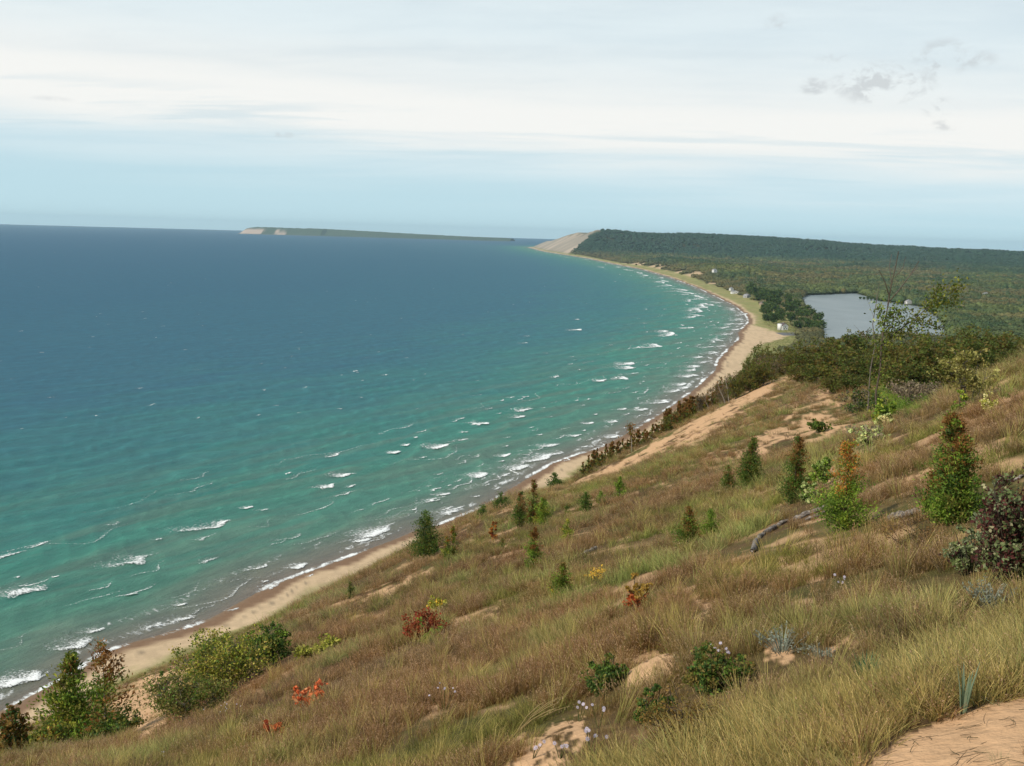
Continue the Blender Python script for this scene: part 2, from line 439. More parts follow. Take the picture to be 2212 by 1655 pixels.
# ground: colours come from the land cover of each place, with fine grain on top
M_LAND, t, o = mat_new('ground')
c = t.attr('col'); P = pos(t)
g1 = t.noise(P, 7.0, 5, 0.7); g2 = t.noise(P, 0.9, 4, 0.6)
c = t.mix(1.0, c, t.mix(g1, (0.62, 0.62, 0.62), (1.38, 1.38, 1.38)), 'MULTIPLY')
c = t.mix(1.0, c, t.mix(g2, (0.80, 0.80, 0.80), (1.2, 1.2, 1.2)), 'MULTIPLY')
bb = t.math('ADD', t.noise(P, 3.0, 5, 0.6), t.math('MULTIPLY', t.noise(P, 14.0, 4, 0.6), 0.35))
principled(t, o, c, 0.95, 0.05, bb, 0.55, 0.12)

# ------------------------------------------------------------------ ground sheet
AZ = np.r_[np.linspace(-34, 34, 524), np.linspace(34, 326, 75)[1:]]; AZ = np.radians(AZ)      # closes onto itself


def polar(r0, r1, n):
    R = np.exp(np.linspace(math.log(r0), math.log(r1), n)); A = AZ[:-1] if abs(AZ[-1] - AZ[0] - 2 * math.pi) < 1e-6 else AZ
    x = (R[:, None] * np.sin(A)[None]).ravel(); y = (R[:, None] * np.cos(A)[None]).ravel()
    nr, na = len(R), len(A)
    i = np.arange(nr - 1)[:, None] * na; j = np.arange(na)[None]; jn = (j + 1) % na
    Fq = np.stack([i + j, i + jn, i + na + jn, i + na + j], -1).reshape(-1, 4)[:, ::-1]
    return x, y, Fq, na


def mixc(a, b, k): return a * (1 - k[:, None]) + np.asarray(b)[None] * k[:, None]


def hollow(x, y, z):
    """the damp green hollow behind the near ridge"""
    u, v = project(np.c_[x, y, z]); r = np.hypot(x, y)
    q = ((u - 1945 + (v - 860) * .4) / 75) ** 2 + ((v - 862) / 42) ** 2 + (fbm(x / 5, y / 5, 211, 3) - .5) * .9
    return sm(q, 1.15, .6) * (r > 46) * (r < 125)


def land_colour(x, y, z, s):
    r = np.hypot(x, y); n = len(x)
    big = fbm(x / 30, y / 30, 71, 4); mid = fbm(x / 6, y / 6, 75, 4); fine = fbm(x / 1.3, y / 1.3, 79, 4); far = fbm(x / 160, y / 160, 83, 4)
    c = np.tile(np.array([.150, .092, .048]), (n, 1))
    c = mixc(c, (.20, .145, .062), sm(mid, .45, .7) * .7)
    c = mixc(c, (.115, .120, .034), sm(big * .6 + fine * .4, .46, .62) * .75)
    c = mixc(c, (.135, .072, .045), sm(fbm(x / 11, y / 11, 87, 4), .52, .66) * .7)
    c = c * (.68 + .32 * sm(r, 60, 200))[:, None]                       # litter and old stems, with shade between the near tufts painted in
    sand = np.array([.51, .318, .178])
    m_, o_ = sand_mask(x, y, z)
    tiny = sm(fbm(x / 1.1, y / 1.1, 91, 4) * .6 + fbm(x / 5, y / 5, 92, 3) * .4, .535, .63) * sm(r, 3, 10) * .75   # small bare spots
    c = mixc(c, sand, np.maximum(m_, tiny))
    c = mixc(c, (.085, .115, .022), hollow(x, y, z) * .85)
    # low ground: beach, dune grass, wood floor
    lowk = 1 - sm(z, 6, 11)
    lowk = np.where(r > 800, 1, lowk)
    e = forest_edge(y)
    beach = np.array([.52, .385, .245])
    bw = np.interp(y, [0, 300, 420, 700, 1000, 1180, 1300, 1480, 2200, 3500, 6000, 12000], [21, 19, 13, 22, 26, 30, 62, 12, 11, 12, 15, 40])
    gs = sm(s + (fbm(x / 12, y / 12, 95, 4) - .5) * 14, bw - 3, bw + 4)
    cl = mixc(np.tile(beach, (n, 1)), (.215, .225, .075), gs * .9)
    cl = mixc(cl, (.33, .27, .13), gs * sm(fbm(x / 9, y / 9, 97, 3), .5, .65) * .6)
    wv = s + (fbm(x / 14, y / 14, 99, 4) - .5) * 7
    wet = 1 - sm(wv, 5.0, 8.0)
    cl = mixc(cl, (.20, .16, .11), np.exp(-((wv - 10.5) / .5) ** 2) * sm(fbm(x / 6, y / 6, 100, 3), .48, .60) * .8)   # wrack line
    cl = cl * (1 - .12 * sm(fbm(x / 3, y / 3, 104, 3), .45, .6) * sm(s, 8, 12))[:, None]
    cl = mixc(cl, (.20, .125, .078), wet)
    ww = sm(s, e - 8, e + 14)
    cl = mixc(cl, (.045, .05, .022), ww * np.where(y > 600, 1, 0))
    df = dune_face(x, y, s)
    st = fbm(y / 170 + x / 420, x / 900, 101, 4)
    dn = np.tile(np.array([.40, .325, .255]), (n, 1)); dn = mixc(dn, (.25, .22, .175), sm(st, .44, .60) * .9); dn = mixc(dn, (.10, .10, .06), sm(z, 108, 122) * sm(fbm(x / 90, y / 90, 103, 2), .5, .56) * .8)
    k = df * sm(s, 25, 60)
    cl = cl * (1 - k[:, None]) + dn * k[:, None]
    scp = scarp(x, y, s)
    cl = mixc(cl, (.47, .34, .21), scp)
    c = c * (1 - lowk[:, None]) + cl * lowk[:, None]
    c = mixc(c, (.22, .17, .12), sm(-s, -1, 2))
    return c


def scarp(x, y, s):
    """bare sand slips where the wood ends above the beach"""
    e = forest_edge(y)
    k = sm(s, e - 10, e + 4) * (1 - sm(s, e + 22 + 16 * vnoise(y / 40, y * 0, 5), e + 48)) * (y > 2100) * (y < 4700)
    return k * sm(fbm(x * 0 + y / 75, s / 200, 107, 3), .50, .55) * .95


x, y, Fq, na = polar(0.8, 27000, 940)
s_l = shore_s(x, y); z = land_z(x, y, s_l)
cl_ = land_colour(x, y, z, s_l)
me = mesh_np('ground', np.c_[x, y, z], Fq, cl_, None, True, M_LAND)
link('ground', me, kind='structure')
cz = np.array([[0, 0, float(land_z(np.array([0.]), np.array([0.]))[0])]])

# ------------------------------------------------------------------ the big lake
t1 = onz(0, 1240)[:2]; t2 = onz(500, 1105)[:2]; WD = (t2 - t1) / np.linalg.norm(t2 - t1)        # along the crests
WN = np.array([WD[1], -WD[0]])                                                                 # towards the shore


def wave_z(x, y, s):
    off = np.maximum(-s, 0)
    ph = (x * WN[0] + y * WN[1]); al = x * WD[0] + y * WD[1]
    w = (fbm(al / 60, ph / 50, 121, 4) - .5) * 1.0
    a = sm(off, 4, 40) * (1 - .62 * sm(off, 120, 800))
    env = .35 + 1.1 * fbm(al / 45 + 3, ph / 30, 125, 2)
    p = 2 * np.pi * (ph / 21 + w * 2.4)
    zz = .62 * env * ((1 - np.abs(np.sin(p / 2))) ** 1.5 * 2.0 - .62)
    p2 = 2 * np.pi * ((x * .95 + y * .31) / 11.5 + w * 3.0)
    zz += .17 * ((1 - np.abs(np.sin(p2 / 2))) ** 1.4 * 2 - .65) * fbm(al / 25, ph / 12 + 5, 129, 2) * 1.6 + .30 * (fbm(al / 9, ph / 4.5, 127, 3) - .5)
    return a * zz * (1 - sm(np.hypot(x, y), 2500, 6000))


M_WATER, t, o = mat_new('lake_water')
off = t.attr('off', out='Fac'); P = pos(t); wx, wy, wz = t.sep(P)
al = t.math('ADD', t.math('MULTIPLY', wx, float(WD[0])), t.math('MULTIPLY', wy, float(WD[1])))
pc = t.math('ADD', t.math('MULTIPLY', wx, float(WN[0])), t.math('MULTIPLY', wy, float(WN[1])))
st1 = t.noise(t.xyz(t.math('MULTIPLY', al, 0.010), t.math('MULTIPLY', pc, 0.028), 0.0), 1.0, 5, 0.6, 0.4)   # bands along the bars
st2 = t.noise(t.xyz(t.math('MULTIPLY', al, 0.0018), t.math('MULTIPLY', pc, 0.0042), 5.0), 1.0, 5, 0.6, 0.5)
lo = t.math('LOGARITHM', t.math('ADD', t.math('MAXIMUM', off, 0.0), 6.0), 2.718281828)
lo = t.math('ADD', lo, t.math('ADD', t.math('MULTIPLY', t.math('SUBTRACT', st1, .5), 1.0), t.math('MULTIPLY', t.math('SUBTRACT', st2, .5), 0.9)))
rp = t.new('ShaderNodeValToRGB'); t.put(rp.inputs[0], t.math('DIVIDE', lo, 10.0)); cr = rp.color_ramp
stops = [(math.log(8), (.165, .130, .095)), (math.log(20), (.125, .140, .100)), (math.log(42), (.062, .178, .120)), (math.log(110), (.032, .176, .130)),
         (math.log(215), (.022, .132, .138)), (math.log(420), (.017, .100, .144)), (math.log(1000), (.011, .084, .138)), (math.log(4500), (.007, .069, .138))]
while len(cr.elements) < len(stops): cr.elements.new(0.5)
for e, (q, cc) in zip(cr.elements, stops): e.position = q / 10; e.color = (*cc, 1)
wcol = rp.outputs[0]
sb = t.noise(t.xyz(t.math('MULTIPLY', al, 0.009), t.math('MULTIPLY', pc, 0.060), 7.0), 1.0, 4, 0.55, 0.6)
sbk = t.math('MULTIPLY', t.sstep(sb, .42, .64), t.math('MULTIPLY', t.sstep(off, 8, 30), t.sstep(off, 240, 70)))
wcol = t.mix(t.math('MULTIPLY', sbk, .42), wcol, (.105, .128, .092))
wcol = t.mix(1.0, wcol, t.mix(t.sstep(t.attr('wh', out='Fac'), -.35, .95), (0.93, 0.93, 0.94), (1.17, 1.16, 1.14)), 'MULTIPLY')   # light painted into the colour: crests brighter as if lit through, troughs darker
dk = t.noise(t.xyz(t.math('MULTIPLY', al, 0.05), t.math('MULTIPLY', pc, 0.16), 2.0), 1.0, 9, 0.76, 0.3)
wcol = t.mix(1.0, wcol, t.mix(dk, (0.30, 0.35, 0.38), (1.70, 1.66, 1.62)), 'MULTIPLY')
b1 = t.noise(t.xyz(t.math('MULTIPLY', al, 0.13), t.math('MULTIPLY', pc, 0.38), 0.0), 1.0, 6, 0.72, 0.25)
b2 = t.noise(t.xyz(t.math('MULTIPLY', al, 0.7), t.math('MULTIPLY', pc, 1.6), 3.0), 1.0, 4, 0.65, 0.2)
hh = t.math('ADD', t.math('MULTIPLY', b1, 1.0), t.math('MULTIPLY', b2, 0.22))
bn = t.new('ShaderNodeBump'); bn.inputs['Strength'].default_value = 0.9; bn.inputs['Distance'].default_value = 1.1; t.put(bn.inputs['Height'], hh)
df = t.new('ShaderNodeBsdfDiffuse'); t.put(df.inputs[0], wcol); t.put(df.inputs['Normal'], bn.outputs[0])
gl = t.new('ShaderNodeBsdfGlossy'); gl.inputs['Roughness'].default_value = 0.28; t.put(gl.inputs['Normal'], bn.outputs[0]); gl.inputs[0].default_value = (.8, .9, .95, 1)
fr = t.new('ShaderNodeFresnel'); fr.inputs[0].default_value = 1.33; t.put(fr.inputs['Normal'], bn.outputs[0])
ms = t.new('ShaderNodeMixShader'); t.put(ms.inputs[0], t.math('MINIMUM', t.math('MULTIPLY', fr.outputs[0], 0.55), 0.11))
t.l.new(df.outputs[0], ms.inputs[1]); t.l.new(gl.outputs[0], ms.inputs[2]); t.l.new(ms.outputs[0], o.inputs[0])

x, y, Fq, na = polar(120, 27000, 700)
s_w = shore_s(x, y)
keep = (s_w[Fq] < 18).any(1); Fq = Fq[keep]
us = np.unique(Fq); mp = np.full(len(x), -1); mp[us] = np.arange(len(us))
x, y, s_w, Fq = x[us], y[us], s_w[us], mp[Fq]
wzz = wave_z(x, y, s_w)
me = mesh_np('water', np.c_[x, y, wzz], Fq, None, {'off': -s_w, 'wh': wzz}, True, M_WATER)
link('water', me, kind='structure')

# the small inland lake
M_POND, t, o = mat_new('pond_water'); P = pos(t); wx, wy, wz = t.sep(P)
pn = t.noise(t.xyz(t.math('MULTIPLY', wx, .5), t.math('MULTIPLY', wy, .16), 0.0), 1.0, 5, .65)
pbn = t.noise(t.xyz(t.math('MULTIPLY', wx, .012), t.math('MULTIPLY', wy, .006), 4.0), 1.0, 4, .6)
bn = t.new('ShaderNodeBump'); bn.inputs['Strength'].default_value = .5; bn.inputs['Distance'].default_value = .25; t.put(bn.inputs['Height'], pn)
df = t.new('ShaderNodeBsdfDiffuse'); t.put(df.inputs[0], t.mix(pbn, (.13, .165, .175), (.25, .29, .295))); t.put(df.inputs['Normal'], bn.outputs[0])
gl = t.new('ShaderNodeBsdfGlossy'); gl.inputs['Roughness'].default_value = .25; t.put(gl.inputs['Normal'], bn.outputs[0])
ms = t.new('ShaderNodeMixShader'); ms.inputs[0].default_value = .25
t.l.new(df.outputs[0], ms.inputs[1]); t.l.new(gl.outputs[0], ms.inputs[2]); t.l.new(ms.outputs[0], o.inputs[0])
cx, cy = LAKE.mean(0); big = np.array([[cx, cy]]) + (LAKE - [cx, cy]) * 1.12
me = mesh_np('inland_lake', np.c_[big, np.full(len(big), 4.0)], np.arange(len(big))[None, ::-1] if True else None, None, None, False, M_POND)
link('inland_lake', me, kind='structure')

# ------------------------------------------------------------------ surf
M_FOAM, t, o = mat_new('foam'); P = pos(t); fx_, fy_, fz_ = t.sep(P)
fd = t.attr('fd', out='Fac'); sc_ = t.attr('fs', out='Fac')
fa = t.math('ADD', t.math('MULTIPLY', fx_, float(WD[0])), t.math('MULTIPLY', fy_, float(WD[1])))
fp = t.math('ADD', t.math('MULTIPLY', fx_, float(WN[0])), t.math('MULTIPLY', fy_, float(WN[1])))
nn = t.noise(t.xyz(t.math('MULTIPLY', fa, sc_), t.math('MULTIPLY', t.math('MULTIPLY', fp, sc_), .55), 0.0), 1.0, 6, .7, .3)
alp = t.sstep(t.math('ADD', fd, t.math('MULTIPLY', t.math('SUBTRACT', nn, .5), 1.9)), .34, .86)
df = t.new('ShaderNodeBsdfDiffuse'); df.inputs[0].default_value = (.80, .82, .81, 1)
tp = t.new('ShaderNodeBsdfTransparent'); ms = t.new('ShaderNodeMixShader'); t.put(ms.inputs[0], alp)
t.l.new(tp.outputs[0], ms.inputs[1]); t.l.new(df.outputs[0], ms.inputs[2]); t.l.new(ms.outputs[0], o.inputs[0])

FOAM_PX = [(50, 1470, 125, 1.0), (165, 1392, 110, .62), (208, 1362, 50, .7), (55, 1278, 115, .65), (122, 1247, 20, .8), (40, 1249, 14, .8), (285, 1212, 130, .55),
           (345, 1165, 22, .6), (440, 1137, 130, .55), (482, 1128, 44, .8), (536, 1096, 28, .95), (285, 1287, 40, .7), (395, 1308, 28, .9), (395, 1338, 70, .5),
           (650, 1224, 46, .9), (330, 1352, 60, .55), (505, 1318, 30, .6), (575, 1257, 16, .8), (590, 1268, 45, .6), (668, 1245, 30, .55), (812, 1150, 90, .85), (785, 1168, 40, .9),
           (710, 1052, 45, .8), (747, 1026, 46, .85), (855, 977, 30, 1.), (880, 961, 20, 1.), (899, 947, 10, .9), (950, 964, 50, .9), (915, 988, 16, .6),
           (1040, 915, 34, .95), (1130, 885, 34, .7), (1122, 900, 28, .75), (1080, 893, 10, .7), (1005, 935, 16, .7), (1040, 1027, 42, .98), (1094, 984, 26, 1.),
           (1085, 996, 12, .9), (1160, 985, 105, .8), (1125, 1010, 50, .8), (1190, 962, 40, .75), (960, 1068, 28, .85), (945, 1083, 14, .7), (894, 1103, 14, .9), (972, 1050, 12, .8), (905, 1062, 8, .7), (930, 1050, 8, .6),
           (975, 1107, 44, .7), (1030, 1073, 16, .7), (1168, 939, 11, .9), (1275, 914, 20, .95), (1245, 941, 24, .85), (1262, 930, 10, .7), (1288, 895, 9, .8),
           (1325, 911, 22, .8), (1348, 884, 14, .75), (1387, 885, 18, .8), (1422, 868, 30, .8), (1350, 925, 8, .6), (1262, 965, 16, .7), (1322, 943, 30, .8), (1357, 786, 24, .95),
           (1353, 794, 22, .8), (1338, 817, 26, .85), (1298, 822, 17, .95), (1370, 807, 14, .5), (1400, 747, 34, .85), (1378, 752, 9, .8), (1437, 722, 24, .9), (1433, 716, 12, .8),
           (1250, 713, 18, .9), (1247, 690, 6, .9), (832, 810, 12, .6), (768, 803, 14, .4), (1480, 708, 16, .7), (1132, 741, 12, .4), (1140, 726, 10, .4),
           (90, 763, 12, .5), (1245, 866, 6, .6), (1465, 830, 18, .85), (1478, 838, 14, .8), (1492, 800, 12, .8), (1500, 792, 12, .7), (1488, 812, 20, .8), (1458, 845, 24, .7),
           (1510, 772, 10, .8), (1530, 750, 12, .6), (1545, 735, 14, .6), (1560, 722, 10, .6), (1555, 748, 12, .5), (1575, 700, 10, .6), (1585, 690, 10, .6), (1562, 708, 14, .6),
           (1580, 678, 12, .6), (1570, 668, 12, .5), (1600, 700, 10, .7), (1590, 712, 10, .7), (1538, 762, 14, .6), (1520, 782, 16, .5),
           (1488, 660, 26, .7), (1492, 671, 26, .7), (1485, 683, 22, .75), (1500, 655, 24, .6), (1482, 668, 18, .6), (1503, 682, 9, .5), (1478, 648, 16, .5), (1455, 633, 24, .8), (1440, 626, 26, .85),
           (1462, 640, 20, .6), (1490, 641, 26, .5), (1415, 616, 18, .7), (1408, 607, 20, .75), (1395, 600, 26, .75), (1378, 595, 24, .7), (1362, 589, 24, .7), (1345, 583, 22, .7), (1325, 577, 22, .6), (1300, 570, 22, .55),
           (1280, 565, 20, .5), (1420, 610, 8, .7), (1250, 561, 16, .5), (1216, 556, 14, .5), (1285, 577, 8, .5), (1192, 547, 20, .6), (1160, 540, 26, .6), (1150, 534, 14, .7)]
fV, fF, fD, fS = [], [], [], []; nv = 0


def foam_patch(P, tdir, L, Wd, dens, sc_n, hgt=0.4):
    global nv
    nu, nw = 20, 10
    ndir = np.array([tdir[1], -tdir[0]]); s0 = shore_s(np.array([P[0]]), np.array([P[1]]))[0]
    s1 = shore_s(np.array([P[0] + ndir[0]]), np.array([P[1] + ndir[1]]))[0]
    if s1 < s0: ndir = -ndir                                          # ndir points to the beach
    a = np.linspace(-1, 1, nu)[:, None]; b = np.linspace(0, 1, nw)[None]
    bow = (1 - a ** 2) * .16 * L + (vnoise(a * 2.5 + P[0], a * 0 + P[1], 5) - .5) * .22 * L
    X = P[0] + tdir[0] * a * L / 2 + ndir[0] * (bow - b * Wd); Y = P[1] + tdir[1] * a * L / 2 + ndir[1] * (bow - b * Wd)
    X = X - tdir[0] * b * Wd * .35; Y = Y - tdir[1] * b * Wd * .35       # the wind drags the trail back along the crest
    sxy = shore_s(X.ravel(), Y.ravel())
    Z = np.maximum(wave_z(X.ravel(), Y.ravel(), sxy), -.2).reshape(X.shape) + .10 + hgt * np.exp(-((b - .12) / .14) ** 2) * (1 - a ** 2)
    fdn = dens * (1 - np.abs(a) ** 2.6) * np.where(b < .06, .55, 1) * (.36 + .80 * np.exp(-(b - .08) * 2.8)) * np.where(b > .93, 0, 1)
    fV.append(np.c_[X.ravel(), Y.ravel(), Z.ravel()]); fD.append(fdn.ravel()); fS.append(np.full(X.size, sc_n))
    i = (np.arange(nu - 1)[:, None] * nw + np.arange(nw - 1)[None]).ravel() + nv
    fF.append(np.c_[i, i + nw, i + nw + 1, i + 1]); nv += X.size


def shore_tangent(P):
    d = np.hypot(SH[:-1, 0] - P[0], SH[:-1, 1] - P[1]) + np.hypot(SH[1:, 0] - P[0], SH[1:, 1] - P[1]) - np.hypot(*(SH[1:] - SH[:-1]).T)
    i = int(np.argmin(d)); tt = SH[i + 1] - SH[i]; return tt / np.linalg.norm(tt)


for (u, v, L, dn) in FOAM_PX:
    P = onz(u, v); tt = WD if P[1] < 700 else shore_tangent(P); 
    if P[1] >= 700: tt = tt * .75 + WD * .25; tt /= np.linalg.norm(tt)
    q = np.array([P, P + np.array([tt[0], tt[1], 0])]); uu, vv = project(q)
    Lm = min(L / max(math.hypot(uu[1] - uu[0], vv[1] - vv[0]), 1e-3), 220)
    dist = math.hypot(P[0], P[1])
    foam_patch(P, tt, Lm * 1.05, min(max(.75 * Lm, 3), 15 if dist < 900 else 22), .34 + .60 * dn, min(1.5, 420 / dist + .12), .5)
for k in range(150):                                                  # scattered whitecaps out on the open water
    u = rng.uniform(-100, 1500); v = 515 + (rng.random() ** 1.2) * 420; P = onz(u, v)
    s0 = shore_s(np.array([P[0]]), np.array([P[1]]))[0]
    if s0 > -150: continue
    d = math.hypot(P[0], P[1]); a = rng.uniform(-.2, .2); tt = WD + np.array([a, -a]); tt /= np.linalg.norm(tt)
    foam_patch(P, tt, rng.uniform(3, 8) * (1 + d / 5000), rng.uniform(1.5, 3) * (1 + d / 6000), rng.uniform(.50, .78), .8, .3)
for k in range(230):                                                  # breakers on the bars towards the headland
    i = rng.uniform(1200, 7600); j = np.searchsorted(SH[:, 1], i) - 1; j = min(max(j, 3), len(SH) - 5)
    f_ = (i - SH[j, 1]) / (SH[j + 1, 1] - SH[j, 1]); P = SH[j] + f_ * (SH[j + 1] - SH[j]); tt = shore_tangent(P)
    off_ = abs(rng.normal(0, 1)) * 70 + 14; P = P + np.array([-tt[1], tt[0]]) * off_
    foam_patch(P, tt, rng.uniform(7, 26) * (1 + i / 7000), rng.uniform(4, 9), rng.uniform(.40, .80), .34, .5)
for k in range(120):                                                  # long low breaker rows nearer in
    i = 230 + (rng.random() ** 1.3) * 1500; j = min(max(np.searchsorted(SH[:, 1], i) - 1, 2), len(SH) - 5)
    f_ = (i - SH[j, 1]) / (SH[j + 1, 1] - SH[j, 1]); P = SH[j] + f_ * (SH[j + 1] - SH[j]); tt = shore_tangent(P) * .6 + WD * .4; tt /= np.linalg.norm(tt)
    P = P + np.array([-tt[1], tt[0]]) * rng.choice([9, 16, 26, 38, 52]) * rng.uniform(.8, 1.2)
    foam_patch(P, tt, rng.uniform(8, 34) * (1 + i / 2500), rng.uniform(1.6, 4.5), rng.uniform(.36, .66), min(1.5, 420 / i + .12), .35)
for k in range(120):                                                  # short breaking crests on the outer bars
    i = 240 + (rng.random() ** 1.2) * 1500; j = min(max(np.searchsorted(SH[:, 1], i) - 1, 2), len(SH) - 5)
    f_ = (i - SH[j, 1]) / (SH[j + 1, 1] - SH[j, 1]); P = SH[j] + f_ * (SH[j + 1] - SH[j]); tt = shore_tangent(P) * .5 + WD * .5; tt /= np.linalg.norm(tt)
    P = P + np.array([-tt[1], tt[0]]) * (rng.choice([14, 34, 62, 100]) + rng.normal(0, 7)) * (1 + i / 3000)
    foam_patch(P, tt, rng.uniform(5, 17) * (1 + i / 2500), rng.uniform(2.5, 7), rng.uniform(.46, .80), min(1.5, 420 / i + .12), .4)
for k in range(46):                                                   # spent foam drawn out along the swells
    i = rng.uniform(240, 1100); j = min(max(np.searchsorted(SH[:, 1], i) - 1, 2), len(SH) - 5)
    f_ = (i - SH[j, 1]) / (SH[j + 1, 1] - SH[j, 1]); P = SH[j] + f_ * (SH[j + 1] - SH[j])
    P = P + np.array([-WD[1], WD[0]]) * rng.uniform(18, 150)
    foam_patch(P, WD, rng.uniform(30, 85), rng.uniform(2, 5), rng.uniform(.38, .54), min(1.5, 420 / i + .12), .3)
# swash along the water's edge
sp = []
for i in range(2, len(SH) - 2):
    L = np.linalg.norm(SH[i + 1] - SH[i]); st_ = 2.0 if SH[i, 1] < 700 else 5.0 if SH[i, 1] < 2500 else 15.0
    sp += [SH[i] + (SH[i + 1] - SH[i]) * k for k in np.arange(0, 1, st_ / L)]
sp = np.array(sp)
ker = np.ones(9) / 9
sps = np.c_[np.convolve(sp[:, 0], ker, 'same'), np.convolve(sp[:, 1], ker, 'same')]; sps[:5] = sp[:5]; sps[-5:] = sp[-5:]
tg = np.gradient(sps, axis=0); tg /= np.linalg.norm(tg, axis=1)[:, None]; nl = np.c_[-tg[:, 1], tg[:, 0]]
for (o0, o1, dn, seed) in ((-1.2, 2.6, .72, 1), (3.5, 9.0, .46, 2), (13, 20, .36, 3)):
    nb = 6; bb_ = np.linspace(0, 1, nb)
    arc = np.r_[0, np.cumsum(np.hypot(*np.diff(sps, axis=0).T))]
    wig = (fbm(arc / 22, arc * 0, 131 + seed, 4) - .5) * (4 if seed == 1 else 8); sw = 1 + sps[:, 1] / 2600
    offv = (o0 + (o1 - o0) * bb_)[None] * sw[:, None] + wig[:, None] * .6
    X = sps[:, 0:1] + nl[:, 0:1] * offv; Y = sps[:, 1:2] + nl[:, 1:2] * offv
    ss = shore_s(X.ravel(), Y.ravel()).reshape(X.shape)
    Z = np.maximum(np.maximum(wave_z(X.ravel(), Y.ravel(), ss.ravel()).reshape(X.shape), 0) + .07, np.interp(ss, [-1, 0, 6], [0, .03, .50]) + .05)
    run = sm(fbm(arc / 30, arc * 0 + 2, 141 + seed, 4), .30, .55)[:, None]
    D = dn * run * (1 - np.abs(bb_ * 2 - 1)[None] ** 2 * .9)
    fV.append(np.c_[X.ravel(), Y.ravel(), Z.ravel()]); fD.append(D.ravel()); fS.append(np.repeat(np.minimum(.5, 150 / np.hypot(*sps.T) + .06), nb))
    i = (np.arange(len(sps) - 1)[:, None] * nb + np.arange(nb - 1)[None]).ravel() + nv
    fF.append(np.c_[i, i + nb, i + nb + 1, i + 1]); nv += X.size
me = mesh_np('surf_foam', np.concatenate(fV), np.concatenate(fF), None, {'fd': np.concatenate(fD), 'fs': np.concatenate(fS)}, True, M_FOAM)
link('surf_foam', me, kind='stuff', label='white foam of breaking waves along the beach and whitecaps offshore', cat='surf')


# ------------------------------------------------------------------ plants: shape helpers
def tube(pts, rad, k=6):
    pts = np.asarray(pts, float); rad = np.asarray(rad, float); n = len(pts)
    tg = np.gradient(pts, axis=0); tg /= np.linalg.norm(tg, axis=1)[:, None] + 1e-9
    ref = np.where(np.abs(tg[:, 2:3]) > .9, np.array([[1., 0, 0]]), np.array([[0, 0, 1.]]))
    a = np.cross(tg, ref); a /= np.linalg.norm(a, axis=1)[:, None] + 1e-9; b = np.cross(tg, a)
    th = np.linspace(0, 2 * np.pi, k, endpoint=False)
    V = (pts[:, None] + rad[:, None, None] * (a[:, None] * np.cos(th)[None, :, None] + b[:, None] * np.sin(th)[None, :, None])).reshape(-1, 3)
    i = np.arange(n - 1)[:, None] * k; j = np.arange(k)[None]; jn = (j + 1) % k
    Fq = np.stack([i + j, i + jn, i + k + jn, i + k + j], -1).reshape(-1, 4)
    Fq = np.r_[Fq, [[0, 1, 2, 3]] if k == 4 else np.zeros((0, 4), int)]
    return V, Fq


def merge(parts):
    V, Q, C, o = [], [], [], 0
    for p in parts:
        V.append(p[0]); Q.append(np.asarray(p[1]) + o); o += len(p[0])
        C.append(np.broadcast_to(np.asarray(p[2], float), (len(p[0]), 3)))
    return np.concatenate(V), np.concatenate(Q), np.concatenate(C)


def leaves(C, size, cols, R, aspect=1.9, up=0.5, out=None, fold=0.0):
    """one quad leaf at each point C; long axis biased up / outwards"""
    n = len(C); a = R.normal(size=(n, 3)); a /= np.linalg.norm(a, axis=1)[:, None]
    a[:, 2] += up
    if out is not None: a += out * .8
    a /= np.linalg.norm(a, axis=1)[:, None] + 1e-9
    b = np.cross(a, R.normal(size=(n, 3))); b /= np.linalg.norm(b, axis=1)[:, None] + 1e-9
    s = np.broadcast_to(size, (n,))[:, None] * R.uniform(.65, 1.35, (n, 1))
    h = a * s * aspect * .5; w = b * s * .5
    V = np.stack([C - h, C + w * 1.0 - h * .1, C + h, C - w - h * .1], 1).reshape(-1, 3)
    Q = np.arange(n * 4).reshape(n, 4)
    return V, Q, np.repeat(cols, 4, 0)


LEAFK = np.array([2.35, 2.3, 1.75])


def palette(R, n, cols, w, jit=.22):
    cols = np.array(cols) * LEAFK; i = R.choice(len(cols), n, p=np.array(w) / np.sum(w))
    return cols[i] * (1 + R.normal(0, jit, (n, 1))).clip(.4, 1.8)


GREEN = (.050, .085, .018); DGREEN = (.028, .052, .016); LGREEN = (.10, .15, .025); YGREEN = (.17, .18, .035); OLIVE = (.085, .085, .025)
RUST = (.105, .052, .019); BROWN = (.10, .052, .022); ORANGE = (.22, .095, .025); YELLOW = (.36, .24, .045); RED = (.125, .032, .017)
PALE = (.25, .29, .15); CREAM = (.34, .31, .19); GREYV = (.12, .10, .085); PURPLE = (.036, .016, .017)
BARK = (.085, .062, .045); BIRCH = (.42, .37, .30); GREYB = (.22, .19, .165)


